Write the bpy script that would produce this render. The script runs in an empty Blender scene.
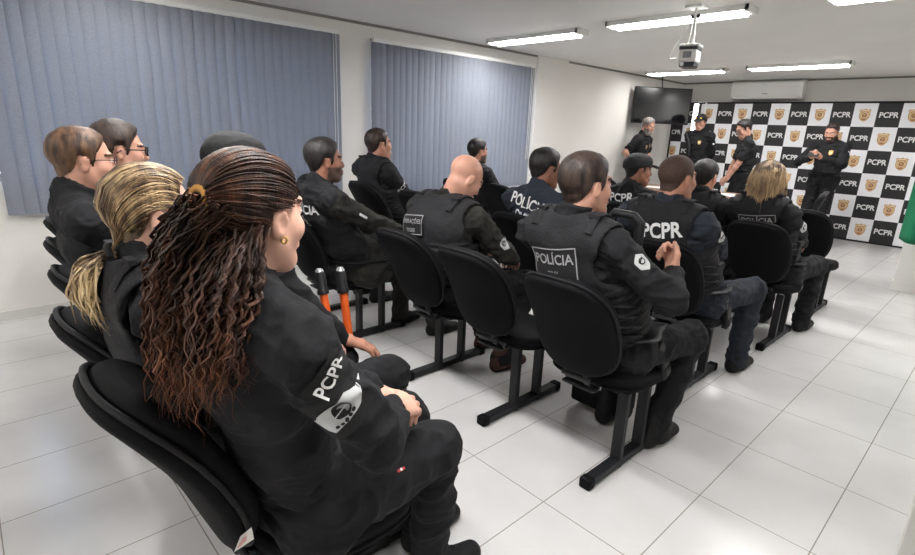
import bpy, math, random
import numpy as np
from mathutils import Vector, Matrix
from mathutils.bvhtree import BVHTree
SC = bpy.context.scene; SKY, EXPO = 6.0, -0.05
COL = SC.collection
PI = math.pi
V = lambda *a: np.array(a, float)
def unit(v):
    v = np.asarray(v, float); n = np.linalg.norm(v); return v / n if n > 1e-9 else v
def rotz(d):
    c, s = math.cos(math.radians(d)), math.sin(math.radians(d)); return np.array([[c, -s, 0], [s, c, 0], [0, 0, 1.]])
def rotx(d):
    c, s = math.cos(math.radians(d)), math.sin(math.radians(d)); return np.array([[1., 0, 0], [0, c, -s], [0, s, c]])
def roty(d):
    c, s = math.cos(math.radians(d)), math.sin(math.radians(d)); return np.array([[c, 0, s], [0, 1., 0], [-s, 0, c]])

# ------------------------------------------------------------------ materials
def srgb(r, g, b):
    f = lambda c: (c / 255 / 12.92) if c <= 10.3 else ((c / 255 + .055) / 1.055) ** 2.4
    return (f(r), f(g), f(b), 1)
class Nd:
    def __init__(s, name):
        s.m = bpy.data.materials.new(name); s.m.use_nodes = True
        s.t = s.m.node_tree; s.N = s.t.nodes; s.L = s.t.links
        s.b = s.N['Principled BSDF']
    def n(s, typ, **kw):
        x = s.N.new(typ)
        for k, v in kw.items():
            if k.startswith('i_'):
                key = k[2:]; x.inputs[int(key) if key.isdigit() else key.replace('_', ' ')].default_value = v
            else: setattr(x, k, v)
        return x
    def l(s, a, b): s.L.new(a, b)
    def math(s, op, a, b=None):
        x = s.N.new('ShaderNodeMath'); x.operation = op
        for i, q in enumerate((a, b)):
            if q is None: continue
            if isinstance(q, (int, float)): x.inputs[i].default_value = q
            else: s.L.new(q, x.inputs[i])
        return x.outputs[0]
def mat(name, col, rough=.6, metal=0, spec=.5, var=0, vscale=8, bump=0, bscale=60, emit=None, estr=0, sheen=0, coat=0, stretch=None):
    d = Nd(name); b = d.b
    b.inputs['Base Color'].default_value = col; b.inputs['Roughness'].default_value = rough
    b.inputs['Metallic'].default_value = metal; b.inputs['Specular IOR Level'].default_value = spec
    if sheen: b.inputs['Sheen Weight'].default_value = sheen
    if coat: b.inputs['Coat Weight'].default_value = coat
    tc = d.n('ShaderNodeTexCoord')
    if var:
        nz = d.n('ShaderNodeTexNoise', i_Scale=vscale, i_Detail=5.0)
        src = tc.outputs['Object']
        if stretch:
            mp = d.n('ShaderNodeMapping'); mp.inputs['Scale'].default_value = stretch; d.l(src, mp.inputs[0]); src = mp.outputs[0]
        d.l(src, nz.inputs['Vector'])
        cr = d.n('ShaderNodeValToRGB'); cr.color_ramp.elements[0].position = .3; cr.color_ramp.elements[1].position = .7
        c = np.array(col[:3]); lo = c * (1 - var); hi = c * (1 + var)
        cr.color_ramp.elements[0].color = (*lo, 1); cr.color_ramp.elements[1].color = (*np.minimum(hi, 1), 1)
        d.l(nz.outputs['Fac'], cr.inputs[0]); d.l(cr.outputs[0], b.inputs['Base Color'])
    if bump:
        n2 = d.n('ShaderNodeTexNoise', i_Scale=bscale, i_Detail=4.0); d.l(tc.outputs['Object'], n2.inputs['Vector'])
        bp = d.n('ShaderNodeBump', i_Strength=bump, i_Distance=.01); d.l(n2.outputs['Fac'], bp.inputs['Height']); d.l(bp.outputs[0], b.inputs['Normal'])
    if emit:
        b.inputs['Emission Color'].default_value = emit; b.inputs['Emission Strength'].default_value = estr
    return d.m
M = {}
M['black'] = mat('black_ripstop', srgb(22, 22, 25), .85, bump=.25, bscale=45, var=.18, vscale=14, spec=.3)
M['vest'] = mat('vest_nylon', srgb(24, 24, 27), .8, bump=.3, bscale=90, var=.2, vscale=20, spec=.35)
M['navy'] = mat('navy_twill', srgb(37, 42, 51), .88, bump=.25, bscale=50, var=.15, spec=.3)
M['tee'] = mat('dark_slate_cotton', srgb(43, 48, 56), .9, bump=.2, bscale=40, var=.12, spec=.2)
M['camo'] = mat('dark_camouflage_cloth', srgb(38, 37, 33), .85, bump=.25, bscale=45, var=.55, vscale=11, spec=.3)
M['jersey'] = mat('black_polo', srgb(24, 24, 27), .88, bump=.15, bscale=40, var=.1, spec=.3)
M['shoe'] = mat('black_boot', srgb(16, 16, 17), .6, bump=.2, bscale=80, spec=.25)
M['sole'] = mat('black_rubber', srgb(13, 13, 14), .7, spec=.2)
M['brownshoe'] = mat('brown_suede', srgb(70, 42, 32), .8, var=.2)
M['skin_light'] = mat('skin_light', srgb(206, 160, 140), .5, var=.08, vscale=20, spec=.4)
M['skin_pink'] = mat('skin_pink', srgb(188, 140, 120), .5, var=.1, vscale=20, spec=.4)
M['skin_tan'] = mat('skin_tan', srgb(172, 122, 100), .5, var=.1, vscale=20, spec=.4)
M['skin_brown'] = mat('skin_brown', srgb(139, 94, 76), .48, var=.1, vscale=20, spec=.4)
M['lip'] = mat('lip', srgb(178, 104, 98), .45)
M['eyew'] = mat('eye_white', srgb(215, 208, 202), .2)
M['iris'] = mat('iris_dark', srgb(40, 26, 20), .15)
def hairmat(name, a, b, rough=.5, sc=26):
    d = Nd(name); tc = d.n('ShaderNodeTexCoord')
    mp = d.n('ShaderNodeMapping'); mp.inputs['Scale'].default_value = (1, 1, .22); d.l(tc.outputs['Object'], mp.inputs[0])
    nz = d.n('ShaderNodeTexNoise', i_Scale=sc * 1.6, i_Detail=3.0); d.l(mp.outputs[0], nz.inputs['Vector'])
    cr = d.n('ShaderNodeValToRGB'); e = cr.color_ramp.elements; e[0].position = .38; e[1].position = .66; e[0].color = a; e[1].color = b
    d.l(nz.outputs['Fac'], cr.inputs[0]); d.l(cr.outputs[0], d.b.inputs['Base Color'])
    n2 = d.n('ShaderNodeTexNoise', i_Scale=220.0, i_Detail=2.0); d.l(mp.outputs[0], n2.inputs['Vector'])
    bp = d.n('ShaderNodeBump', i_Strength=.5, i_Distance=.004); d.l(n2.outputs['Fac'], bp.inputs['Height']); d.l(bp.outputs[0], d.b.inputs['Normal'])
    d.b.inputs['Roughness'].default_value = rough; d.b.inputs['Specular IOR Level'].default_value = .35
    return d.m
M['h_brown'] = hairmat('dark_brown_hair', srgb(34, 22, 18), srgb(74, 50, 38))
M['h_tips'] = hairmat('chestnut_hair_ends', srgb(62, 36, 24), srgb(128, 80, 52))
M['h_mid'] = hairmat('mid_brown_hair', srgb(44, 28, 22), srgb(96, 62, 44))
M['h_bl_a'] = hairmat('dark_blond_hair', srgb(66, 52, 42), srgb(140, 118, 92))
M['h_bl_b'] = hairmat('light_blond_hair', srgb(150, 124, 90), srgb(212, 188, 146))
M['h_bl_m'] = hairmat('mid_blond_hair', srgb(112, 90, 66), srgb(186, 158, 120))
M['h_black'] = hairmat('black_hair', srgb(18, 16, 16), srgb(40, 36, 35))
M['h_dark'] = hairmat('dark_hair', srgb(30, 23, 21), srgb(66, 52, 46))
M['h_sandy'] = hairmat('sandy_hair', srgb(56, 40, 30), srgb(106, 78, 57))
M['h_grey'] = hairmat('grey_hair', srgb(92, 88, 86), srgb(158, 152, 148))
M['stubble'] = mat('stubble', srgb(78, 58, 50), .8, var=.2, vscale=150); M['h_buzz'] = mat('buzzed_hair', srgb(64, 46, 38), .8, var=.3, vscale=120)
M['white_ink'] = mat('white_print', srgb(222, 222, 222), .7)
M['grey_ink'] = mat('grey_print', srgb(150, 150, 152), .7)
M['gold'] = mat('gold_metal', srgb(196, 160, 92), .35, metal=.6)
M['goldpr'] = mat('gold_print', srgb(190, 148, 96), .6, var=.12, vscale=40)
M['goldlt'] = mat('pale_gold_print', srgb(226, 205, 170), .6)
M['goldred'] = mat('red_brown_print', srgb(150, 92, 66), .6)
M['patch'] = mat('black_patch', srgb(17, 17, 19), .85)
M['patch_w'] = mat('silver_grey_patch', srgb(186, 188, 188), .7)
M['gun'] = mat('black_polymer', srgb(21, 21, 23), .5, spec=.3)
M['plastic'] = mat('black_plastic', srgb(16, 16, 18), .65, spec=.08, bump=.15, bscale=260)
M['fabric'] = mat('black_upholstery', srgb(17, 17, 19), .7, bump=.15, bscale=300, spec=.12)
M['vinyl'] = mat('black_vinyl', srgb(24, 24, 26), .55, spec=.2, bump=.1, bscale=120)
M['dsteel'] = mat('dull_steel', srgb(58, 58, 60), .45, metal=.5); M['steel'] = mat('black_painted_steel', srgb(26, 27, 30), .5, spec=.35)
M['chrome'] = mat('chrome', srgb(190, 190, 190), .25, metal=1)
M['leather'] = mat('black_leather', srgb(20, 20, 21), .55, bump=.25, bscale=60, spec=.15)
M['white_pl'] = mat('white_plastic', srgb(228, 228, 225), .4)
M['grey_pl'] = mat('grey_plastic', srgb(120, 122, 124), .5)
M['dark_pl'] = mat('dark_grey_plastic', srgb(52, 53, 56), .5)
M['orange'] = mat('orange_paint', srgb(226, 96, 34), .4)
M['screen'] = mat('tv_glass', srgb(14, 15, 18), .12, spec=.6)
M['paper'] = mat('paper', srgb(236, 236, 232), .8)
M['wood'] = mat('brown_laminate', srgb(110, 78, 58), .5, var=.25, vscale=6, stretch=(1, 12, 1))
M['flag'] = mat('green_flag_cloth', srgb(12, 112, 74), .75, bump=.1, bscale=200)
M['bd_black'] = mat('banner_black', srgb(26, 25, 27), .6)
M['bd_white'] = mat('banner_white', srgb(236, 236, 240), .6)
M['elastic'] = mat('tan_hair_tie', srgb(190, 138, 66), .7)
M['alu'] = mat('aluminium', srgb(170, 172, 174), .4, metal=.8)
M['red'] = mat('red_thread', srgb(190, 50, 50), .7)

# ------------------------------------------------------------------ scene objects
def mkmesh(name, verts, faces, mats, midx=None, smooth=True):
    me = bpy.data.meshes.new(name)
    verts = np.asarray(verts, np.float32)
    if isinstance(faces, np.ndarray) and faces.ndim == 2:
        k = faces.shape[1]; nf = len(faces)
        me.vertices.add(len(verts)); me.vertices.foreach_set('co', verts.ravel())
        me.loops.add(nf * k); me.loops.foreach_set('vertex_index', faces.astype(np.int32).ravel())
        me.polygons.add(nf); me.polygons.foreach_set('loop_start', np.arange(0, nf * k, k, dtype=np.int32))
        me.polygons.foreach_set('loop_total', np.full(nf, k, np.int32))
        me.update(calc_edges=True)
    else:
        me.from_pydata([tuple(map(float, v)) for v in verts], [], [tuple(int(i) for i in f) for f in faces]); me.update()
    for m in (mats if isinstance(mats, (list, tuple)) else [mats]): me.materials.append(m)
    if midx is not None: me.polygons.foreach_set('material_index', np.asarray(midx, np.int32))
    me.polygons.foreach_set('use_smooth', np.full(len(me.polygons), bool(smooth)))
    me.validate()
    return me
def link(name, me, parent=None):
    o = bpy.data.objects.new(name, me); COL.objects.link(o)
    if parent is not None: o.parent = parent
    return o
def thing(name, label, cat, loc=(0, 0, 0), group=None, rz=0):
    o = bpy.data.objects.new(name, None); COL.objects.link(o); o.empty_display_size = .1
    o.location = loc; o.rotation_euler = (0, 0, rz); o['label'] = label; o['category'] = cat
    if group: o['group'] = group
    return o
def tag(o, label, cat, group=None):
    o['label'] = label; o['category'] = cat
    if group: o['group'] = group
    return o
class MB:
    """collects shapes into one mesh"""
    def __init__(s): s.v = []; s.f = []; s.mi = []; s.sm = []
    def add(s, v, f, mi=0):
        o = len(s.v); s.v += [tuple(map(float, p)) for p in v]; s.f += [tuple(i + o for i in q) for q in f]; s.mi += [mi] * len(f)
    def box(s, c, d, R=None, mi=0, bev=0):
        hx, hy, hz = d[0] / 2, d[1] / 2, d[2] / 2
        if bev:
            import bmesh
            bm = bmesh.new(); bmesh.ops.create_cube(bm, size=1)
            for q in bm.verts: q.co = Vector((q.co.x * d[0], q.co.y * d[1], q.co.z * d[2]))
            bmesh.ops.bevel(bm, geom=bm.edges[:], offset=bev, segments=2, profile=.5, affect='EDGES')
            bm.verts.index_update(); v = [np.array(q.co) for q in bm.verts]; f = [[q.index for q in p.verts] for p in bm.faces]; bm.free()
        else:
            v = [V(x, y, z) for x in (-hx, hx) for y in (-hy, hy) for z in (-hz, hz)]
            f = [(0, 1, 3, 2), (4, 6, 7, 5), (0, 4, 5, 1), (2, 3, 7, 6), (0, 2, 6, 4), (1, 5, 7, 3)]
        if R is not None: v = [R @ q for q in v]
        s.add([q + np.asarray(c, float) for q in v], f, mi); return s
    def tube(s, pts, r, n=10, mi=0, cap=True, flat=1.0):
        pts = [np.asarray(p, float) for p in pts]; rs = r if hasattr(r, '__len__') else [r] * len(pts)
        o = len(s.v); up = None
        for i, p in enumerate(pts):
            t = unit(pts[min(i + 1, len(pts) - 1)] - pts[max(i - 1, 0)])
            if up is None: up = V(0, 0, 1) if abs(t[2]) < .9 else V(0, 1, 0)
            a = unit(np.cross(t, up)); b = np.cross(a, t); up = b
            for k in range(n):
                an = 2 * PI * k / n; s.v.append(tuple(p + rs[i] * (math.cos(an) * a + flat * math.sin(an) * b)))
        for i in range(len(pts) - 1):
            for k in range(n):
                a0 = o + i * n + k; a1 = o + i * n + (k + 1) % n; s.f.append((a0, a1, a1 + n, a0 + n)); s.mi.append(mi)
        if cap:
            s.f.append(tuple(o + k for k in range(n))[::-1]); s.mi.append(mi)
            e = o + (len(pts) - 1) * n; s.f.append(tuple(e + k for k in range(n))); s.mi.append(mi)
        return s
    def mesh(s, name, mats, smooth=False): return mkmesh(name, s.v, s.f, mats, s.mi, smooth)
    def build(s, name, mats, parent=None, smooth=False, bevel=0):
        o = link(name, s.mesh(name, mats, smooth), parent)
        if bevel:
            m = o.modifiers.new('b', 'BEVEL'); m.width = bevel; m.segments = 2; m.limit_method = 'ANGLE'
        if smooth and not bevel:
            try:
                m = o.modifiers.new('e', 'EDGE_SPLIT'); m.split_angle = math.radians(50)
            except Exception: pass
        return o

# ------------------------------------------------------------------ implicit surfaces
class Vox:
    def __init__(s, lo, hi, h):
        s.lo = np.asarray(lo, float) - 3 * h; s.h = h
        s.n = np.ceil((np.asarray(hi, float) + 3 * h - s.lo) / h).astype(int) + 1
        s.F = np.full(tuple(s.n), .3, np.float32)
    def _loc(s, lo, hi):
        i0 = np.clip(np.floor((lo - s.lo) / s.h).astype(int), 0, s.n); i1 = np.clip(np.ceil((hi - s.lo) / s.h).astype(int) + 1, 0, s.n)
        if (i1 <= i0).any(): return None
        sl = tuple(slice(a, b) for a, b in zip(i0, i1))
        ax = [(s.lo[k] + s.h * np.arange(i0[k], i1[k])).astype(np.float32) for k in range(3)]
        return sl, ax[0][:, None, None], ax[1][None, :, None], ax[2][None, None, :]
    def _put(s, sl, d, k, op):
        A = s.F[sl]
        if op == 'sub':
            d = -d
            if k > 0:
                h = np.maximum(k - np.abs(A - d), 0) / k; s.F[sl] = np.maximum(A, d) + h * h * k * .25
            else: s.F[sl] = np.maximum(A, d)
        else:
            if k > 0:
                h = np.maximum(k - np.abs(A - d), 0) / k; s.F[sl] = np.minimum(A, d) - h * h * k * .25
            else: s.F[sl] = np.minimum(A, d)
    def cap(s, a, b, ra, rb, k=.02, side=None, sx=1., op='add'):
        a = np.asarray(a, float); b = np.asarray(b, float); m = max(ra, rb) * max(sx, 1) + k + 2 * s.h
        q = s._loc(np.minimum(a, b) - m, np.maximum(a, b) + m)
        if q is None: return s
        sl, X, Y, Z = q; ba = b - a; bb = max(float(ba @ ba), 1e-9)
        px, py, pz = X - np.float32(a[0]), Y - np.float32(a[1]), Z - np.float32(a[2])
        h = np.clip((px * ba[0] + py * ba[1] + pz * ba[2]) / bb, 0, 1).astype(np.float32)
        dx, dy, dz = px - h * np.float32(ba[0]), py - h * np.float32(ba[1]), pz - h * np.float32(ba[2])
        q2 = dx * dx + dy * dy + dz * dz
        if side is not None and sx != 1:
            sd = unit(side); t = dx * np.float32(sd[0]) + dy * np.float32(sd[1]) + dz * np.float32(sd[2]); q2 = q2 - t * t * np.float32(1 - 1 / (sx * sx))
        s._put(sl, np.sqrt(np.maximum(q2, 0)) - (ra + np.float32(rb - ra) * h), k, op); return s
    def ell(s, c, r, R=None, k=.02, op='add'):
        c = np.asarray(c, float); r = np.asarray(r, float); m = r.max() + k + 2 * s.h
        q = s._loc(c - m, c + m)
        if q is None: return s
        sl, X, Y, Z = q; p = [X - np.float32(c[0]), Y - np.float32(c[1]), Z - np.float32(c[2])]
        if R is not None: p = [sum(np.float32(R[j, i]) * p[j] for j in range(3)) for i in range(3)]
        k0 = np.sqrt(sum((p[i] / np.float32(r[i])) ** 2 for i in range(3))); k1 = np.sqrt(sum((p[i] / np.float32(r[i] ** 2)) ** 2 for i in range(3)))
        d = np.where(k1 > 1e-6, k0 * (k0 - 1) / np.maximum(k1, 1e-6), -r.min()).astype(np.float32)
        s._put(sl, d, k, op); return s
    def box(s, c, hd, R=None, rd=.01, k=.01, op='add'):
        c = np.asarray(c, float); hd = np.asarray(hd, float); m = np.linalg.norm(hd) + k + 2 * s.h
        q = s._loc(c - m, c + m)
        if q is None: return s
        sl, X, Y, Z = q; p = [X - np.float32(c[0]), Y - np.float32(c[1]), Z - np.float32(c[2])]
        if R is not None: p = [sum(np.float32(R[j, i]) * p[j] for j in range(3)) for i in range(3)]
        g = [np.abs(p[i]) - np.float32(hd[i] - rd) for i in range(3)]
        d = np.sqrt(sum(np.maximum(x, 0) ** 2 for x in g)) + np.minimum(np.maximum(np.maximum(g[0], g[1]), g[2]), 0) - rd
        s._put(sl, d.astype(np.float32), k, op); return s
    def plane(s, p, n, k=0):
        """keep the side the normal points away from"""
        n = unit(n); ax = [(s.lo[i] + s.h * np.arange(s.n[i])).astype(np.float32) for i in range(3)]
        d = (ax[0][:, None, None] - np.float32(p[0])) * np.float32(n[0]) + (ax[1][None, :, None] - np.float32(p[1])) * np.float32(n[1]) + (ax[2][None, None, :] - np.float32(p[2])) * np.float32(n[2])
        s.F = np.maximum(s.F, d); return s
    def mesh(s):
        F = s.F; F[0] = F[-1] = .3; F[:, 0] = F[:, -1] = .3; F[:, :, 0] = F[:, :, -1] = .3
        B = F < 0; c = [B[x:B.shape[0] - 1 + x, y:B.shape[1] - 1 + y, z:B.shape[2] - 1 + z] for x in (0, 1) for y in (0, 1) for z in (0, 1)]
        al = c[0].copy(); an = c[0].copy()
        for q in c[1:]: al &= q; an |= q
        act = an & ~al; idx = np.argwhere(act)
        ids = np.full(act.shape, -1, np.int32); ids[act] = np.arange(len(idx), dtype=np.int32)
        off = np.array([(x, y, z) for x in (0, 1) for y in (0, 1) for z in (0, 1)])
        val = np.stack([F[idx[:, 0] + o[0], idx[:, 1] + o[1], idx[:, 2] + o[2]] for o in off], 1)
        acc = np.zeros((len(idx), 3)); cnt = np.zeros(len(idx))
        for i in range(8):
            for j in range(i + 1, 8):
                if np.abs(off[i] - off[j]).sum() != 1: continue
                a, b = val[:, i], val[:, j]; m = (a < 0) != (b < 0); t = np.where(m, a / np.where(a - b == 0, 1, a - b), 0)
                acc += np.where(m[:, None], off[i] + t[:, None] * (off[j] - off[i]), 0); cnt += m
        v = (idx + acc / np.maximum(cnt, 1)[:, None]) * s.h + s.lo
        fs = []
        for ax in range(3):
            u, w = (ax + 1) % 3, (ax + 2) % 3
            A = np.moveaxis(B, (ax, u, w), (0, 1, 2)); I = np.moveaxis(ids, (ax, u, w), (0, 1, 2))
            ch = A[:-1, 1:-1, 1:-1] != A[1:, 1:-1, 1:-1]; e = np.argwhere(ch)
            if not len(e): continue
            x, y, z = e[:, 0], e[:, 1] + 1, e[:, 2] + 1
            q = np.stack([I[x, y - 1, z - 1], I[x, y, z - 1], I[x, y, z], I[x, y - 1, z]], 1)
            ins = A[x, y, z]; q[~ins] = q[~ins][:, ::-1]; fs.append(q)
        f = np.concatenate(fs); f = f[(f >= 0).all(1)]
        return v, f
def normals(v, f):
    a, b, c, d = v[f[:, 0]], v[f[:, 1]], v[f[:, 2]], v[f[:, 3]]; n = np.cross(c - a, d - b); N = np.zeros_like(v)
    for k in range(4): np.add.at(N, f[:, k], n)
    return N / np.maximum(np.linalg.norm(N, axis=1), 1e-12)[:, None]
def relax(v, f, it=1, w=.5):
    for _ in range(it):
        S = np.zeros_like(v); C = np.zeros(len(v))
        for k in range(4):
            a, b = f[:, k], f[:, (k + 1) % 4]
            np.add.at(S, a, v[b]); np.add.at(S, b, v[a]); np.add.at(C, a, 1); np.add.at(C, b, 1)
        v = v * (1 - w) + w * S / np.maximum(C, 1)[:, None]
    return v
def vnoise(p):
    i = np.floor(p).astype(np.int64); t = p - i; t = t * t * (3 - 2 * t); r = 0
    for x in (0, 1):
        for y in (0, 1):
            for z in (0, 1):
                h = ((i[:, 0] + x) * 374761393 + (i[:, 1] + y) * 668265263 + (i[:, 2] + z) * 2147483647 % 1000003 * 97) & 0xffffffff
                h = ((h ^ (h >> 13)) * 1274126177) & 0xffffffff; h = (h ^ (h >> 16)) & 0xffff
                r = r + h / 65535. * (t[:, 0] if x else 1 - t[:, 0]) * (t[:, 1] if y else 1 - t[:, 1]) * (t[:, 2] if z else 1 - t[:, 2])
    return r
def wrinkle(v, f, amp=.005, seed=0., freq=9.):
    n = normals(v, f); w = vnoise(v * 5 + seed) * 1.6; q = v * freq * np.array([1, 1, 1.7]) + seed * 3.1 + w[:, None]
    r = 1 - 2 * np.abs(vnoise(q) - .5); r2 = 1 - 2 * np.abs(vnoise(q * 2.3 + 11.7) - .5)
    return v + n * ((r ** 2 - .45) * amp + (r2 ** 2 - .45) * amp * .4)[:, None]
# ------------------------------------------------------------------ people
def ik(a, b, l1, l2, pole):
    a = np.asarray(a, float); b = np.asarray(b, float); d = b - a; L = np.linalg.norm(d); u = d / L
    if L > (l1 + l2) * .995: b = a + u * (l1 + l2) * .995; L = (l1 + l2) * .995
    x = (l1 * l1 - l2 * l2 + L * L) / (2 * L); h = math.sqrt(max(l1 * l1 - x * x, 0))
    p = np.asarray(pole, float); p = p - u * (p @ u); p = unit(p)
    return a + u * x + p * h, b
def lerp(a, b, t): return np.asarray(a) * (1 - t) + np.asarray(b) * t
def orient(v, f):
    c = v.mean(0); a, b, d = v[f[:, 0]] - c, v[f[:, 1]] - c, v[f[:, 2]] - c
    return f if (np.cross(a, b) * d).sum() > 0 else f[:, ::-1].copy()
def hand_prims(vx, wr, d, nrm, side, curl, sc=1., spread=.0, k=.006, thumb=.6):
    """side: +1 right hand, -1 left; nrm points out of the back of the hand"""
    d = unit(d); nrm = unit(np.asarray(nrm, float) - d * (np.asarray(nrm, float) @ d)); lat = np.cross(nrm, d) * side  # towards the thumb
    vx.cap(wr, wr + d * .03 * sc, .024 * sc, .024 * sc, .012, lat, 1.25)
    kn = []
    for i, (o, L) in enumerate(((.031, .088), (.011, .092), (-.010, .088), (-.029, .080))):
        q = wr + (d * L + lat * o - nrm * (.002 if i in (1, 2) else .006)) * sc; kn.append(q)
        vx.cap(wr + d * .02 * sc + lat * o * .6 * sc, q, .0135 * sc, .0115 * sc, .012)
    ln = ((.042, .025, .021), (.046, .029, .022), (.043, .027, .021), (.034, .02, .018))
    for i in range(4):
        p = kn[i]; a = 0.; dd = unit(d + lat * (.05 - .035 * i) * (1 + spread * 6))
        cu = curl[i] if hasattr(curl, '__len__') else curl
        for j in range(3):
            a += cu * (1., 1.15, .8)[j]; v = dd * math.cos(a) - nrm * math.sin(a); e = p + v * ln[i][j] * sc
            vx.cap(p, e, (.0098, .0088, .008)[j] * sc, (.0088, .008, .0068)[j] * sc, k if j else .008); p = e
    b = wr + (d * .025 + lat * .024 - nrm * .006) * sc; m = b + unit(d * .75 + lat * .65 - nrm * .25 * thumb) * .042 * sc
    e = m + unit(d * .95 + lat * (.35 - .4 * thumb) - nrm * .4 * thumb) * .03 * sc; t = e + unit(d - lat * .3 * thumb - nrm * .5 * thumb) * .024 * sc
    vx.cap(b, m, .0165 * sc, .0125 * sc, .012); vx.cap(m, e, .012 * sc, .0105 * sc, .004); vx.cap(e, t, .0105 * sc, .008 * sc, .004)
HAIRLINE = [(0, .082, .078), (.035, .076, .078), (.058, .058, .062), (.064, .05, .035), (.072, .03, .02), (.076, .012, .018), (.078, -.015, .02), (.074, -.035, -.02), (.055, -.062, -.055), (.03, -.082, -.068), (0, -.088, -.07)]
def text_geo(txt, size, bold=.0, narrow=1.):
    cu = bpy.data.curves.new('t', 'FONT'); cu.body = txt; cu.size = size; cu.align_x = 'CENTER'; cu.align_y = 'CENTER'; cu.offset = bold * size; cu.resolution_u = 3
    o = bpy.data.objects.new('t', cu); COL.objects.link(o); dg = bpy.context.evaluated_depsgraph_get()
    me = bpy.data.meshes.new_from_object(o.evaluated_get(dg)); v = [(q.co.x * narrow, q.co.y) for q in me.vertices]; f = [tuple(p.vertices) for p in me.polygons]
    bpy.data.objects.remove(o); bpy.data.curves.remove(cu); bpy.data.meshes.remove(me); return v, f
def poly2(pts): return [tuple(p) for p in pts], [tuple(range(len(pts)))]
def disc2(cx, cy, r, n=20, ry=None):
    v = [(cx, cy)]; f = []
    for k in (1, 2):
        v += [(cx + r * k / 2 * math.cos(2 * PI * i / n), cy + (ry or r) * k / 2 * math.sin(2 * PI * i / n)) for i in range(n)]
    for i in range(n): j = (i + 1) % n; f.append((0, 1 + i, 1 + j)); f.append((1 + i, 1 + n + i, 1 + n + j, 1 + j))
    return v, f
def gridrect(w, h, nx=12, ny=8):
    v = [(-w / 2 + w * i / nx, -h / 2 + h * j / ny) for j in range(ny + 1) for i in range(nx + 1)]
    return v, [(j * (nx + 1) + i, j * (nx + 1) + i + 1, (j + 1) * (nx + 1) + i + 1, (j + 1) * (nx + 1) + i) for j in range(ny) for i in range(nx)]
def frame2(w, h, t):
    v = []; f = []
    def strip(x0, y0, x1, y1, n):
        o = len(v); ax = abs(x1 - x0) > abs(y1 - y0)
        for i in range(n + 1):
            k = i / n
            if ax: v.extend([(x0 + (x1 - x0) * k, y0), (x0 + (x1 - x0) * k, y1)])
            else: v.extend([(x0, y0 + (y1 - y0) * k), (x1, y0 + (y1 - y0) * k)])
        for i in range(n): f.append((o + 2 * i, o + 2 * i + 2, o + 2 * i + 3, o + 2 * i + 1) if ax else (o + 2 * i, o + 2 * i + 1, o + 2 * i + 3, o + 2 * i + 2))
    strip(-w / 2, h / 2 - t, w / 2, h / 2, 12); strip(-w / 2, -h / 2, w / 2, -h / 2 + t, 12)
    strip(-w / 2, -h / 2 + t, -w / 2 + t, h / 2 - t, 6); strip(w / 2 - t, -h / 2 + t, w / 2, h / 2 - t, 6)
    return v, f
LINE_M = [(-.13, -.07), (-.07, -.066), (-.045, -.045), (-.03, -.02), (-.022, .016), (.006, .016), (.010, -.024), (.026, -.022), (.033, .022), (.05, .05), (.064, .07), (.1, .078)]
LINE_F = [(-.13, -.075), (-.07, -.07), (-.04, -.055), (-.026, -.025), (-.014, .012), (.016, .02), (.03, .03), (.05, .05), (.066, .07), (.1, .08)]
def scalp_shell(v, f, H, RH, hs, t, line, top, amp, taper, seed):
    q = (v - H) @ RH / hs; n = normals(v, f); zl = np.interp(q[:, 1], [a for a, b in line], [b for a, b in line]); s = np.clip(np.minimum((q[:, 2] - zl) / taper, (.1 - q[:, 1]) / .035 + np.clip((q[:, 2] - .095) / .02, 0, 1)), 0, 1); w = s * s * (3 - 2 * s)
    ok = (q[:, 2] > zl) & (q[:, 2] > -.09) & (np.abs(q).max(1) < .16) & ~((np.abs(q[:, 0]) > .079) & (q[:, 2] < .03) & (q[:, 1] < .03) & (q[:, 1] > -.04))
    fk = f[ok[f].all(1)]; ids, inv = np.unique(fk, return_inverse=True); vv = v[ids]; nn = n[ids]; ww = w[ids]; up = np.clip((q[ids, 2] - .03) / .06, 0, 1); th = t * ww * (1 + top * up) * hs + .0012
    if amp: th = th + amp * ww * (vnoise(q[ids] * np.array([70, 70, 26]) + seed) - .5) * 2
    out = vv + nn * th[:, None]; return relax(out, inv.reshape(fk.shape), 2, .4), inv.reshape(fk.shape)
class Decal:
    """flat shapes laid on a curved surface"""
    def __init__(s, bvh, c, n, up, org): 
        s.bvh = bvh; s.c = np.asarray(c, float); s.n = unit(n); up = np.asarray(up, float); s.u = unit(up - s.n * (up @ s.n)); s.r = np.cross(s.u, s.n); s.org = np.asarray(org, float)
    def build(s, name, layers, mats, parent):
        mb = MB()
        for (v, f), off, mi in layers:
            P = []
            for a, b in v:
                q = s.c + s.r * a + s.u * b; h = s.bvh.ray_cast(Vector(q + s.n * .12), Vector(-s.n), .3)
                P.append((np.array(h[0]) + s.n * off if h[0] is not None else q) - s.org)
            mb.add(P, f, mi)
        return mb.build(name, mats, parent, smooth=True)

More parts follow.
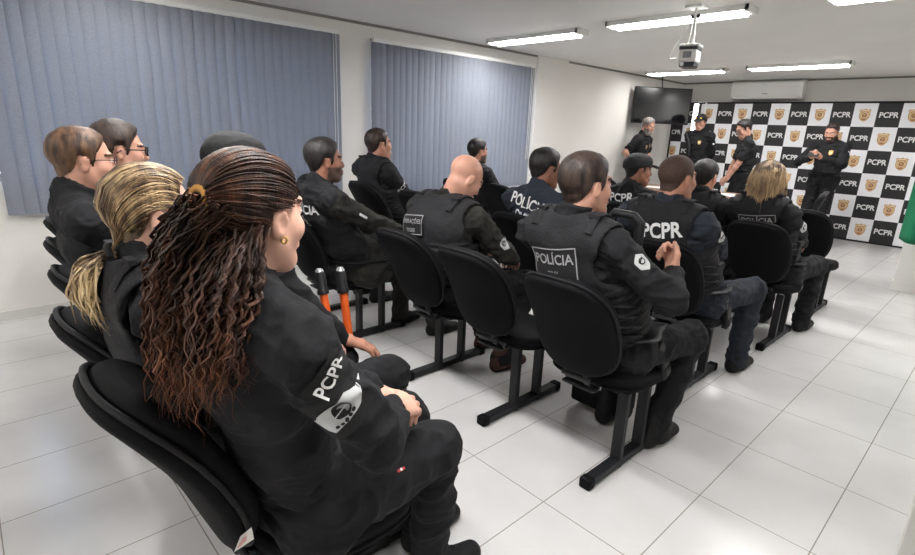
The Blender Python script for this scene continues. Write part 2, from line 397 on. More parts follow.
PERSON_OUT = {}
def person(label, base, hd=0, pose='sit', headw=None, head=(0, .02, 1.235), yaw=0, pitch=0, roll=0, hs=1., skin='skin_tan', top='black', sleeve='long', legs='black',
           vest=False, hair='short', hcol='h_dark', beard=None, cap=None, glasses=None, bulk=1., fem=False, hip=None, shf=0., tyaw=0, shw=.185, shdrop=.055, hands=None, elbow=((.5, -.5, -.6), (-.5, -.5, -.6)),
           knees=None, feet=None, hb=.007, hc=.008, shoecol='shoe', holster=None, decals=(), group=None, bow=.025, belly=0., collar=True, seed=1, armr=1., extra=None, belt=True, nbo=(0, 0, 0), sleevecol=None):
    base = np.array([base[0], base[1], 0.]); Rw = rotz(hd); W = lambda p: base + Rw @ np.asarray(p, float); WD = lambda p: Rw @ np.asarray(p, float)
    root = thing('person', label, 'person', tuple(base), group)
    H = np.asarray(headw, float) if headw is not None else W(head); RH = Rw @ rotz(yaw) @ rotx(pitch) @ roty(roll)
    T = lambda p: H + RH @ (np.asarray(p, float) * hs)
    sit = pose == 'sit'; hip = W(hip if hip is not None else ((0, 0, .535) if sit else (0, 0, .93)))
    Rt = Rw @ rotz(tyaw); side = Rt @ V(1, 0, 0); fwd = Rt @ V(0, 1, 0); wf = .93 if fem else 1.
    NB = H + (rotz(hd) @ rotz(yaw) @ rotx(pitch * .35) @ V(0, -.045, -.16)) * hs + WD(nbo)
    P0 = hip + V(0, 0, .035); P1 = lerp(NB, P0, .66) - fwd * bow; P2 = lerp(NB, P0, .3) - fwd * bow * .6
    SH = [NB + side * s * shw * wf * (bulk ** .5) + fwd * shf - V(0, 0, shdrop) for s in (1, -1)]
    HJ = [hip + WD((s * .092, 0, 0)) for s in (1, -1)]
    if knees is None: knees = [(.13, .43, .53), (-.13, .43, .53)] if sit else None
    if feet is None: feet = [(.13, .44, .09), (-.13, .44, .09)] if sit else [(.1, .0, .09), (-.1, .02, .09)]
    A = [W(p) for p in feet]
    if knees is not None: K = [W(p) for p in knees]
    else:
        K = []
        for i in (0, 1):
            k_, a_ = ik(HJ[i], A[i], .44, .42, WD((0, 1, 0))); K.append(k_)
    if hands is None: hands = [((.12, .27, .66), (-.25, .9, -.25), (.1, .2, 1), .35), ((-.12, .27, .66), (.25, .9, -.25), (-.1, .2, 1), .35)] if sit else [((.25, .06, .83), (0, .15, -1), (1, 0, 0), .4), ((-.25, .06, .83), (0, .15, -1), (-1, 0, 0), .4)]
    EL, WR, HD, HN, CU = [], [], [], [], []
    for i in (0, 1):
        h = hands[i]; wt = W(h[0]); e, w = ik(SH[i], wt, .285 * (.95 if fem else 1), .25 * (.95 if fem else 1), WD(elbow[i])); EL.append(e); WR.append(w); HD.append(WD(h[1])); HN.append(WD(h[2])); CU.append(h[3])
    def torso(vx, g, k=.04, low=True):
        b = bulk; vx.cap(P0, P1, .108 * b + g, (.098 if fem else .108) * b + g, k, side, 1.45 if not fem else 1.42); vx.cap(P1, P2, (.098 if fem else .11) * b + g, (.108 if fem else .122) * b + g, k, side, 1.42)
        vx.cap(P2, NB - V(0, 0, .06), .115 * (b ** .7) + g, .075 + g, k, side, 1.5)
        vx.cap(SH[0], SH[1], .058 * b ** .5 + g, .058 * b ** .5 + g, k)
        for i in (0, 1): vx.cap(NB + V(0, 0, .035), lerp(NB, SH[i], .75) + V(0, 0, .012), .045 + g, .05 + g, .05)
        if fem:
            for s in (1, -1): vx.ell(P2 + fwd * .09 + side * s * .07 - V(0, 0, .03), (.065 + g, .055 + g, .06 + g), None, .04)
        if belly: vx.ell(P1 + fwd * .06, (.15 + g, .09 + belly + g, .13 + g), Rt, .05)
    jl = [NB, P0, H] + SH + EL + WR + K + A + HJ
    lo = np.min(jl, 0) - .2; hi = np.max(jl, 0) + .2; lo[2] = max(lo[2], -.02)
    L = lambda v: v - base
    # body --------------------------------------------------------------
    vx = Vox(lo, hi, hb)
    torso(vx, -.022, .03)
    for i in (0, 1):
        vx.cap(SH[i], EL[i], .045 * armr, .039 * armr, .02); vx.cap(EL[i], lerp(EL[i], WR[i], .35), .039 * armr, .037 * armr, .02); vx.cap(lerp(EL[i], WR[i], .3), WR[i], .037 * armr, .0255 * armr, .02)
        hand_prims(vx, WR[i], HD[i], HN[i], 1 if i == 0 else -1, CU[i], .94 if fem else 1.03)
        vx.cap(HJ[i], K[i], .07, .052, .03); vx.cap(K[i], A[i], .05, .038, .02); vx.cap(A[i], A[i] - V(0, 0, .03), .034, .03, .02)
    nr = (.05 if fem else .06) * hs
    vx.cap(T((0, -.022, -.05)), NB - V(0, 0, .03), nr, nr * 1.08, .03)
    e = lambda c, r, k=.02, op='add', R=None: vx.ell(T(c), V(*r) * hs, RH if R is None else RH @ R, k * hs, op)
    c_ = lambda a, b, ra, rb, k=.012: vx.cap(T(a), T(b), ra * hs, rb * hs, k * hs)
    jw = .92 if fem else 1.05
    e((0, -.014, .033), (.074, .094, .08), .02); e((0, .03, -.03), (.059, .058, .082), .03); e((0, .064, -.098), (.025 * jw, .022, .02), .035)
    for s in (1, -1):
        c_((s * .05, .0, -.045), (s * .024 * jw, .058, -.1), .02 * jw, .018 * jw, .03)
        e((s * .04, .058, -.028), (.026, .026, .028), .02); c_((s * .042, .076, .026), (s * .012, .086, .022), .009, .009, .014)
        e((s * .031, .095, .004), (.018, .013, .011), .012, 'sub'); e((s * .031, .078, .004), (.0135, .013, .0125), .003)
        e((s * .077, -.006, -.012), (.009, .018, .029), .008, 'add', rotz(-s * 20) @ rotx(-12)); e((s * .0865, -.003, -.009), (.0075, .011, .019), .005, 'sub', rotz(-s * 18))
        e((s * .011, .093, -.033), (.009, .011, .009), .008); c_((s * .022, .088, -.066), (0, .096, -.0625), .0065, .0085, .008); c_((s * .02, .087, -.072), (0, .094, -.0755), .0065, .0095, .008)
    c_((0, .085, .014), (0, .1035, -.029), .0085, .012, .012)
    v, f = vx.mesh(); f = orient(v, f); v = relax(v, f, 1, .4)
    cen = v[f].mean(1); q = (cen - H) @ RH / hs; x, y, z = np.abs(q[:, 0]), q[:, 1], q[:, 2]
    mi = np.zeros(len(f), int); ey = (np.hypot((x - .031) / .0125, (z - .004) / .0065) < 1) & (y > .07); mi[ey] = 1; mi[ey & (np.hypot(x - .031, z - .004) < .0058)] = 2
    mi[(y > .06) & (np.abs(z - (.0275 - np.abs(x - .03) * .12)) < .0038) & (x > .012) & (x < .052)] = 3
    mi[(y > .075) & (np.hypot(x / .023, (z + .069) / .0088) < 1)] = 4
    if beard:
        bz = (z < -.035) & (z > -.135) & (y > -.005 + .0) & (x < .08) & ((z < -.05) | (x > .05) | (y > .06)) & (np.abs(q[:, 1]) < .13); mo = (y > .075) & (np.hypot(x / .027, (z + .069) / .012) < 1)
        ckk = (z > -.05 - .0) & (y > .045) & (x < .055) & ~((y > .08) & (z < -.043)); nk = (z < -.118) & (y < .05)
        mi[bz & ~mo & ~ckk & ~nk & (mi != 4)] = 5
    bodymats = [M[skin], M['eyew'], M['iris'], M[hcol] if hair != 'bald' else M['h_dark'], M['lip'] if fem else M[skin], M[beard] if beard else M[skin]]
    bv_, bf_ = v, f
    body = link('body', mkmesh('body', L(v), f, bodymats, mi), root)
    bodyout = None
    out = dict(root=root, H=H, RH=RH, T=T, NB=NB, P0=P0, P1=P1, P2=P2, SH=SH, EL=EL, WR=WR, K=K, A=A, side=side, fwd=fwd, base=base, body=body, HJ=HJ)
    # shirt -------------------------------------------------------------
    lo2 = np.min([NB, P0] + SH + EL + WR, 0) - .2; hi2 = np.max([NB, P0] + SH + EL + WR, 0) + .2
    vx = Vox(lo2, hi2, hc); torso(vx, 0)
    for i in (0, 1):
        if sleeve == 'long':
            vx.cap(SH[i], EL[i], .066 * armr, .056 * armr, .03); vx.cap(EL[i], WR[i] - unit(WR[i] - EL[i]) * .015, .056 * armr, .04 * armr, .02); vx.cap(WR[i] - unit(WR[i] - EL[i]) * .045, WR[i] - unit(WR[i] - EL[i]) * .015, .042 * armr, .042 * armr, .006)
        else: vx.cap(SH[i], lerp(SH[i], EL[i], .72), .066 * armr, .062 * armr, .03)
    if collar: vx.cap(NB - V(0, 0, .01), NB + unit(T((0, -.03, -.06)) - NB) * .045, nr + .016, nr + .011, .012)
    v, f = vx.mesh(); f = orient(v, f); v = wrinkle(v, f, .015, seed, 11); v = relax(v, f, 1, .3)
    smi = None; smats = [M[top]]
    if sleevecol:
        d0 = np.min([np.linalg.norm(np.cross(v[f].mean(1) - SH[i], unit(EL[i] - SH[i])), axis=1) + 9 * (((v[f].mean(1) - SH[i]) @ unit(EL[i] - SH[i])) < -.03) for i in (0, 1)], 0); d1 = np.min([np.linalg.norm(np.cross(v[f].mean(1) - EL[i], unit(WR[i] - EL[i])), axis=1) + 9 * (((v[f].mean(1) - EL[i]) @ unit(WR[i] - EL[i])) < -.05) for i in (0, 1)], 0)
        smi = ((np.minimum(d0, d1) < .075)).astype(int); smats.append(M[sleevecol])
    shirt = link('shirt', mkmesh('shirt', L(v), f, smats, smi), root); out['shirt'] = shirt; out['shirt_vf'] = (v, f)
    # trousers ----------------------------------------------------------
    lo3 = np.min([P0] + K + A + HJ, 0) - .17; hi3 = np.max([P0] + K + A + HJ, 0) + .17
    vx = Vox(lo3, hi3, hc); vx.cap(HJ[0], HJ[1], .105 * bulk ** .5, .105 * bulk ** .5, .03); vx.cap(hip, P0 + V(0, 0, .06), .112 * bulk, .114 * bulk, .03, side, 1.45)
    for i in (0, 1):
        vx.cap(HJ[i], K[i], .092 * bulk ** .5, .072, .04); vx.cap(K[i], lerp(K[i], A[i], .45), .07, .064, .03); vx.cap(lerp(K[i], A[i], .4), A[i] - V(0, 0, .015), .064, .06, .02)
    v, f = vx.mesh(); f = orient(v, f); v = wrinkle(v, f, .014, seed + 5, 11); v = relax(v, f, 1, .4)
    tr = link('trousers', mkmesh('trousers', L(v), f, M[legs]), root); out['tr_vf'] = (v, f); out['trousers'] = tr
    # shoes -------------------------------------------------------------
    for i in (0, 1):
        a = A[i]; fd = feet[i][3] if len(feet[i]) > 3 else None; fd = WD((.12 if i == 0 else -.12, 1, 0)) if fd is None else fd; fd = unit(fd)
        vx = Vox(a - .3, a + .3, .006); hl = V(a[0], a[1], .036 + a[2] - .09) - fd * .04
        vx.cap(hl, hl + fd * .12, .038, .041, .01, np.cross(fd, V(0, 0, 1)), .95); vx.cap(hl + fd * .09, hl + fd * .215 - V(0, 0, .004), .043, .033, .02, np.cross(fd, V(0, 0, 1)), 1.18); vx.cap(hl + fd * .06 + V(0, 0, .03), hl + fd * .13 + V(0, 0, .02), .03, .026, .02); vx.cap(a + V(0, 0, .05), hl + V(0, 0, .02) + fd * .02, .052, .046, .03)
        vx.plane((0, 0, .002 + a[2] - .09), (0, 0, -1)); v, f = vx.mesh(); f = orient(v, f)
        mi = (v[f].mean(1)[:, 2] < .024 + a[2] - .09).astype(int); link('shoe', mkmesh('shoe', L(v), f, [M[shoecol], M['sole']], mi), root)
    # belt
    # vest --------------------------------------------------------------
    if vest:
        vx = Vox(lo2, hi2, hc); torso(vx, .024)
        for i in (0, 1):
            o = unit(SH[i] - NB); o = unit(side * (1 if i == 0 else -1)); vx.cap(SH[i] + o * .0 - V(0, 0, .06), SH[i] + o * .25 - V(0, 0, .06), .082, .1, .02, None, 1, 'sub'); vx.cap(SH[i] + o * .012, SH[i] + o * .3 + V(0, 0, .02), .088, .12, .02, None, 1, 'sub')
        vx.cap(NB - V(0, 0, .02) + fwd * .02, NB + V(0, 0, .2), .083, .09, .015, None, 1, 'sub'); vx.cap(NB + V(0, 0, .02), NB + V(0, 0, .03) + fwd * .3, .07, .1, .02, None, 1, 'sub')
        axis = unit(NB - P0); vx.plane(lerp(P0, P1, .45 if vest is True else vest), -axis)
        v, f = vx.mesh(); f = orient(v, f); n = normals(v, f); t = (v - P0) @ axis; up = np.linalg.norm(NB - P0)
        st = ((t / .038) % 1 < .62) & (t < up * .62) & (t > up * .14); v = v + n * (st * .0065)[:, None]; v = wrinkle(v, f, .003, seed + 9, 6); v = relax(v, f, 1, .25)
        vo = link('tactical_vest', mkmesh('tactical_vest', L(v), f, M['vest']), root); out['vest'] = vo; out['vest_vf'] = (v, f)
        bv = BVHTree.FromPolygons(v.tolist(), f.tolist()); out['vbvh'] = bv
        for i in (0, 1):                                       # shoulder strap with its buckle
            pts = []
            for t_ in np.linspace(-1, 1, 13):
                o = lerp(NB, SH[i], .62) + fwd * t_ * .13 + V(0, 0, .2 - abs(t_) * .05); h = bv.ray_cast(Vector(o), Vector((0, 0, -1)), .5)
                if h[0] is not None: pts.append(np.array(h[0]) + V(0, 0, .006) - base)
            if len(pts) > 4:
                mb = MB(); mb.tube(pts, .019, 8, flat=.35); mb.box(pts[len(pts) // 4] + V(0, 0, .008), (.05, .02, .012), Rw); mb.build('shoulder_strap', M['vest'], vo, smooth=True)
        for k in range(4):
            cz = P0 + axis * up * (.2 + .085 * k); pts = []
            for a in np.linspace(-1.25, 1.25, 23):
                dr = unit(-fwd * math.cos(a) + side * math.sin(a)); h = bv.ray_cast(Vector(cz + dr * .45), Vector(-dr), .45)
                if h[0] is not None: pts.append(np.array(h[0]) + dr * (.003 + .003 * (len(pts) % 3 == 0)) - base)
            if len(pts) > 6: MB().tube(pts, .0125, 6, flat=.3).build('webbing_strap', M['vest'], vo, smooth=True)
        pk = P1 + side * (.155 * bulk) + V(0, 0, -.02)
        for s in (1, -1):
            mb = MB(); c = P1 + side * s * (.165 * bulk + .012) + fwd * .02 - V(0, 0, .01) - base; mb.box(c, (.04, .09, .13), Rt, 0, .012); mb.box(c + V(0, 0, .055) + side * s * .006, (.042, .094, .04), Rt, 0, .008); mb.build('pouch', M['vest'], vo)
    # hair --------------------------------------------------------------
    Hv = lambda: Vox(H - .19, H + .19, .005 if hb < .0075 else .006)
    def save(name, vx, m, parent=root, amp=0, fr=30):
        v, f = vx.mesh()
        if not len(f): return None
        f = orient(v, f)
        if amp: v = wrinkle(v, f, amp, seed, fr)
        v = relax(v, f, 1, .4); return link(name, mkmesh(name, L(v), f, M[m] if isinstance(m, str) else m), parent)
    def capshape(vx, t):
        vx.ell(T((0, -.014, .035)), V(.076 + t, .097 + t, .081 + t) * hs, RH, 0)
    out['scalp'] = scalp = lambda t, line, top=.6, amp=.0015, taper=.028: scalp_shell(bv_, bf_, H, RH, hs, t, line, top, amp, taper, seed)
    if hair in ('short', 'buzz', 'crew'):
        t = {'short': .0135, 'buzz': .0042, 'crew': .009}[hair]; v, f = scalp(t, LINE_M, .5 if hair != 'buzz' else .2, .0022 if hair != 'buzz' else 0, .032)
        link('hair', mkmesh('hair', L(v), f, M[hcol]), root)
    if cap:
        vx = Hv(); capshape(vx, .0115); vx.ell(T((0, .03, .065)), V(.07, .07, .052) * hs, RH, .02); vx.plane(T((0, 0, .022)), RH @ V(0, .16, -1))
        co = save('cap', vx, cap, amp=.002); vx = Vox(H - .3, H + .3, .005)
        vx.ell(T((0, .122, .034)), V(.07, .085, .009) * hs, RH @ rotx(-16), .004); vx.ell(T((0, .02, .03)), V(.08, .092, .2) * hs, RH, .002, 'sub'); save('visor', vx, cap, co); out['cap'] = co
    if glasses:
        mb = MB(); g = .0022 if glasses == 'thin' else .0042
        for s in (1, -1):
            ring = [L(T((s * .033 + .025 * math.cos(a), .104 - .006 * abs(math.cos(a)), .002 + .018 * math.sin(a)))) for a in np.linspace(0, 2 * PI, 17)]
            mb.tube(ring, g * .8, 6, cap=False); mb.tube([L(T((s * .057, .098, .008))), L(T((s * .076, .05, .008))), L(T((s * .079, .0, .006))), L(T((s * .078, -.022, -.012)))], g * .75, 6)
        mb.tube([L(T((-.01, .108, .004))), L(T((0, .111, .008))), L(T((.01, .108, .004)))], g * .7, 6); mb.build('glasses', M['gun'], root, smooth=True)
    if holster:
        s = holster[0]; c = hip + side * s * (.17 * bulk) + fwd * holster[1] + V(0, 0, holster[2]) - base; Rq = Rt @ rotx(holster[3] if len(holster) > 3 else 15)
        mb = MB(); mb.box(c + Rq @ V(0, 0, -.05), (.038, .062, .15), Rq, 0, .01); mb.box(c + Rq @ V(s * .004, 0, -.08), (.045, .05, .05), Rq, 0, .008); ho = mb.build('holster', M['gun'], root)
        mb = MB(); mb.box(c + Rq @ V(0, -.02, .05), (.03, .045, .1), Rq @ rotx(18), 0, .008); mb.box(c + Rq @ V(0, .015, .035), (.028, .1, .03), Rq, 0, .005); mb.build('pistol_grip', M['steel'], ho)
    # belt
    if belt:
        av, af = out['shirt_vf']; tv_, tf_ = out['tr_vf']; bs = BVHTree.FromPolygons(np.concatenate([av, tv_]).tolist(), np.concatenate([af, tf_ + len(av)]).tolist()); mb = MB(); pts = []; bc = lerp(P0, P1, .3)
        for a in np.linspace(0, 2 * PI, 33):
            dr = side * math.cos(a) * 1.4 + fwd * math.sin(a); dr = unit(dr); h = bs.ray_cast(Vector(bc + dr * .5), Vector(-dr), .5); pts.append((np.array(h[0]) + dr * .003 if h[0] is not None else bc + dr * .14) - base)
        mb.tube(pts, .021, 8, cap=False, flat=.4); mb.build('belt', M['gun'], root, smooth=True)
    for dcl in decals:
        tgt = out['vbvh'] if dcl['on'] == 'vest' else None
        if tgt is None:
            if dcl['on'] + '_bvh' not in out: vv, ff = out[dcl['on'] + '_vf']; out[dcl['on'] + '_bvh'] = BVHTree.FromPolygons(vv.tolist(), ff.tolist())
            tgt = out[dcl['on'] + '_bvh']
        c, n, up = dcl['at'](out); D = Decal(tgt, c, n, up, base); pr = {'vest': out.get('vest'), 'shirt': shirt, 'tr': tr}[dcl['on']]
        D.build(dcl.get('name', 'lettering'), dcl['layers'], dcl['mats'], pr)
    return out
def back_at(dz, tilt=0, lat=0, t=.0):
    def g(o):
        ax = unit(o['NB'] - o['P1']); n = -o['fwd'] + V(0, 0, .15); n = unit(n - ax * (n @ ax) * .9)
        return o['P2'] + ax * dz + o['side'] * lat + n * .12, n, ax + o['side'] * tilt
    return g
def arm_at(i, t, ang=0, roll=0):
    """on the outside of the upper arm; ang turns from straight out towards the back"""
    def g(o):
        a, b = o['SH'][i], o['EL'][i]; ax = unit(a - b); s = o['side'] * (1 if i == 0 else -1); n = s * math.cos(math.radians(ang)) - o['fwd'] * math.sin(math.radians(ang)); n = unit(n - ax * (n @ ax)); up = ax * math.cos(math.radians(roll)) + np.cross(n, ax) * math.sin(math.radians(roll))
        return lerp(a, b, t) + n * .06, n, up
    return g
def chest_at(dx, dz):
    def g(o): ax = unit(o['NB'] - o['P1']); return o['P2'] + ax * dz + o['side'] * dx + o['fwd'] * .12, o['fwd'] + V(0, 0, .1), ax
    return g
def lab(txt, size, bold=.02, narrow=1., dy=0, dx=0):
    v, f = text_geo(txt, size, bold, narrow); return ([(a + dx, b + dy) for a, b in v], f)
def hexa(w, h, c=.28, nx=14, ny=6, swap=False):
    v = []; f = []
    for i in range(nx + 1):
        x = -w / 2 + w * i / nx; hh = h / 2 * max(.02, min(1, (w / 2 - abs(x)) / (w * c)))
        for j in range(ny + 1): y = -hh + 2 * hh * j / ny; v.append((y, x) if swap else (x, y))
    for i in range(nx):
        for j in range(ny): a = i * (ny + 1) + j; f.append((a, a + 1, a + ny + 2, a + ny + 1) if swap else (a, a + ny + 1, a + ny + 2, a + 1))
    return v, f
def vhexa(w, h, c=.25): return hexa(h, w, c, 14, 6, True)
def shield(w, h, dx=0, dy=0):
    return poly2([(dx + a * w / 2, dy + b * h / 2) for a, b in ((0, -1), (.45, -.82), (.8, -.5), (.93, 0), (.85, .45), (1, .75), (.7, .9), (.35, .82), (0, 1), (-.35, .82), (-.7, .9), (-1, .75), (-.85, .45), (-.93, 0), (-.8, -.5), (-.45, -.82))])
def panel(at, l1, l2, w, h, s1, s2, on='vest', ink='grey_ink', bold=.015, nar=.95):
    lay = [(gridrect(w, h), .009, 0), (frame2(w - .008, h - .008, .005), .0125, 1), (lab(l1, s1, bold, nar, h * .14 if l2 else 0), .0155, 1)]
    if l2: lay.append((lab(l2, s2, bold, nar, -h * .27), .0155, 1))
    return dict(on=on, at=at, layers=lay, mats=[M['patch'], M[ink]], name='name_panel')
def badge(at, w, h, on='shirt', horizontal=False, blue=False):
    lay = [(gridrect(w * 1.35, h * 1.25, 8, 8), .005, 0), ((hexa if horizontal else vhexa)(w, h), .0075, 1), (disc2(0, .004, min(w, h) * .27), .009, 0), (disc2(0, .004, min(w, h) * .17), .0105, 1), (poly2([(-w * .2, .002), (w * .2, .012), (w * .2, .018), (-w * .2, .008)]), .012, 0)]
    return dict(on=on, at=at, layers=lay, mats=[M['patch'], M['patch_w']], name='arm_badge')
# ------------------------------------------------------------------ long hair
def surf(T, p, k=1.0, hs=1.):
    c = V(0, -.014, .033); r = V(.08, .102, .088); q = (np.asarray(p, float) - c) / r; q = q / max(np.linalg.norm(q), 1e-6); return c + q * r * k
def hair_shell(o, m, name='hair', t=.006):
    v, f = o['scalp'](t, LINE_F, .1, .001, .03); return link(name, mkmesh(name, v - o['base'], f, M[m]), o['root'])
def pulled(o, tie, mats, rng, n=170, lowest=10, parent=None, r=.0042, name='hair_strands'):
    """strands combed back over the head to the tie"""
    T = o['T']; pts = []
    line = HAIRLINE[:lowest]
    full = line + ([(-a, b, c) for a, b, c in line[::-1]])
    mb = MB()
    for i in range(n):
        t = rng.random() * (len(full) - 1.001); k = int(t); p0 = lerp(full[k], full[k + 1], t - k); inn = rng.random() ** 1.6 * .55
        p0 = lerp(p0, (0, -.02, .12), inn * .6); P = []; lift = 1.025 + rng.random() * .035
        for j in range(13):
            u = j / 12; md = V(p0[0] * 1.15, -.05, p0[2] + .06 * min(1, max(0, (p0[2] - .0) / .07)) - .3 * max(0, .0 - p0[2])); q = surf(T, (1 - u) ** 2 * np.asarray(p0) + 2 * u * (1 - u) * md + u * u * np.asarray(tie), lift + .01 * math.sin(u * 7 + i)); q = lerp(q, tie, max(0, (u - .8) / .2) ** 1.5); P.append(T(q) - o['base'])
        rr = r * (.7 + .6 * rng.random()); mb.tube(P, [rr * (.55 + .45 * math.sin(PI * min(1, .12 + .88 * j / 12))) for j in range(13)], 6, int(rng.random() * len(mats)), flat=.55)
    return mb.build(name, [M[q] for q in mats], parent, smooth=True)
def locks(o, starts, ends, mids, n, mats, rng, name, parent, r=.006, wave=.008, freq=7., jit=.012, seg=22):
    mb = MB()
    for i in range(n):
        k = rng.random() * (len(starts) - 1.001) if len(starts) > 1 else 0.; j = int(k); fr = k - j
        g = lambda L: lerp(L[j], L[min(j + 1, len(L) - 1)], fr)
        J = lambda s: V(rng.gauss(0, s), rng.gauss(0, s), rng.gauss(0, s)); a, m, b = g(starts) + J(jit * .6), g(mids) + J(jit), g(ends) + J(jit * 1.5) ; b = b + (b - m) * rng.uniform(-.25, .12)
        ph = rng.random() * 7; P = []; R = []; fq = freq * rng.uniform(.8, 1.25); w2 = wave * rng.uniform(.6, 1.3)
        for q in range(seg + 1):
            u = q / seg; p = (1 - u) ** 2 * a + 2 * u * (1 - u) * (2 * m - .5 * (a + b)) + u * u * b; am = w2 * min(1, u * 2.2)
            p = p + V(math.sin(fq * 2 * PI * u + ph), math.cos(fq * 2 * PI * u + ph), .4 * math.sin(fq * 2 * PI * u * .7 + ph)) * am; P.append(p - o['base']); R.append(r * (.6 + .5 * math.sin(PI * min(1, u * 1.15))) * (1 if u < .8 else max(.12, (1 - u) / .2)))
        lv = len(mb.f); mb.tube(P, R, 6, 0, flat=.6)
        nf = len(mb.f) - lv; nm = len(mats)
        for q in range(nf): mb.mi[lv + q] = min(nm - 1, int(nm * ((q / nf) * .9 + rng.random() * .22 - .06))) if nm > 1 and q / nf > 0 else 0
        for q in range(nf): mb.mi[lv + q] = max(0, mb.mi[lv + q])
    return mb.build(name, [M[q] for q in mats], parent, smooth=True)

# ------------------------------------------------------------------ the room
XL, YB, ZC, XR, YF = -4.78, 10.2, 2.415, 1.6, -3.6
d = Nd('porcelain_tile'); tc = d.n('ShaderNodeNewGeometry'); sp = d.n('ShaderNodeSeparateXYZ'); d.l(tc.outputs['Position'], sp.inputs[0])
def grout(o, off, w, g):
    q = d.math('FRACT', d.math('DIVIDE', d.math('SUBTRACT', o, off), w)); q = d.math('ABSOLUTE', d.math('SUBTRACT', q, .5)); return d.math('GREATER_THAN', q, .5 - g / w / 2)
gm = d.math('MAXIMUM', grout(sp.outputs[0], -1.4602 - 12 * .4076, .4076, .0042), grout(sp.outputs[1], 1.5342 - 12 * .545, .545, .0042))
nz = d.n('ShaderNodeTexNoise', i_Scale=3.0, i_Detail=6.0); d.l(tc.outputs['Position'], nz.inputs['Vector']); nz2 = d.n('ShaderNodeTexNoise', i_Scale=90.0, i_Detail=2.0); d.l(tc.outputs['Position'], nz2.inputs['Vector'])
cr = d.n('ShaderNodeValToRGB'); cr.color_ramp.elements[0].color = srgb(196, 195, 194); cr.color_ramp.elements[1].color = srgb(206, 205, 204); cr.color_ramp.elements[0].position = .3; cr.color_ramp.elements[1].position = .7; d.l(nz.outputs['Fac'], cr.inputs[0])
mx = d.n('ShaderNodeMix', data_type='RGBA'); d.l(gm, mx.inputs[0]); d.l(cr.outputs[0], mx.inputs[6]); mx.inputs[7].default_value = srgb(138, 130, 122); d.l(mx.outputs[2], d.b.inputs['Base Color'])
rr = d.n('ShaderNodeMapRange'); rr.inputs[3].default_value = .2; rr.inputs[4].default_value = .27; d.l(nz2.outputs['Fac'], rr.inputs[0]); d.l(rr.outputs[0], d.b.inputs['Roughness'])
bp = d.n('ShaderNodeBump', i_Strength=.1, i_Distance=.003); ad = d.math('SUBTRACT', d.math('MULTIPLY', nz2.outputs['Fac'], .08), gm); d.l(ad, bp.inputs['Height']); d.l(bp.outputs[0], d.b.inputs['Normal'])
M['tile'] = d.m
M['wall'] = mat('painted_plaster', srgb(224, 221, 216), .85, bump=.06, bscale=140, var=.02, vscale=2)
M['ceil'] = mat('ceiling_paint', srgb(228, 226, 222), .9, var=.02, vscale=2)
M['base_t'] = mat('baseboard_tile', srgb(206, 204, 200), .4)
M['trim'] = mat('grey_joint', srgb(128, 124, 120), .8)
M['glassw'] = mat('window_glass', (1, 1, 1, 1), .02); M['glassw'].node_tree.nodes['Principled BSDF'].inputs['Transmission Weight'].default_value = 1
def struct(name, mb, m, parent=None):
    o = mb.build(name, m, parent)
    if parent is None: o['kind'] = 'structure'
    return o
struct('floor', MB().box(((XL + XR) / 2, (YB + YF) / 2, -.05), (XR - XL + .8, YB - YF + .8, .1)), M['tile'])
struct('ceiling', MB().box(((XL + XR) / 2, (YB + YF) / 2, ZC + .05), (XR - XL + .8, YB - YF + .8, .1)), M['ceil'])
WIN = [(.12, 2.81, .98, 2.22), (3.215, 5.73, .8, 2.2)]      # y0 y1 z0 z1
wl = MB(); ys = [YF - .2, WIN[0][0], WIN[0][1], WIN[1][0], WIN[1][1], YB + .2]; tk = .18; xw = XL - tk / 2
for a, b in ((0, 1), (2, 3), (4, 5)): wl.box((xw, (ys[a] + ys[b]) / 2, ZC / 2), (tk, ys[b] - ys[a], ZC))
for y0, y1, z0, z1 in WIN: wl.box((xw, (y0 + y1) / 2, z0 / 2), (tk, y1 - y0, z0)); wl.box((xw, (y0 + y1) / 2, (z1 + ZC) / 2), (tk, y1 - y0, ZC - z1))
struct('wall_left', wl, M['wall'])
struct('wall_back', MB().box(((XL + XR) / 2, YB + .08, ZC / 2), (XR - XL, .16, ZC)), M['wall'])
struct('wall_right', MB().box((XR + .08, (YB + YF) / 2, ZC / 2), (.16, YB - YF + .4, ZC)), M['wall'])
struct('wall_front', MB().box(((XL + XR) / 2, YF - .08, ZC / 2), (XR - XL, .16, ZC)), M['wall'])
struct('trim_1', MB().box((XL + .02, 6.15, ZC / 2), (.04, .66, ZC)), M['wall'])                    # shallow pilaster past the second window
struct('trim_2', MB().box((XL + .006, (YB + YF) / 2, ZC - .012), (.012, YB - YF, .024)), M['trim'])
struct('trim_3', MB().box(((XL + XR) / 2, YB - .006, ZC - .012), (XR - XL, .012, .024)), M['trim'])
struct('baseboard_left', MB().box((XL + .006, (YB + YF) / 2, .035), (.012, YB - YF, .07)), M['base_t'])
struct('baseboard_back', MB().box(((XL + XR) / 2, YB - .006, .035), (XR - XL, .012, .07)), M['base_t'])
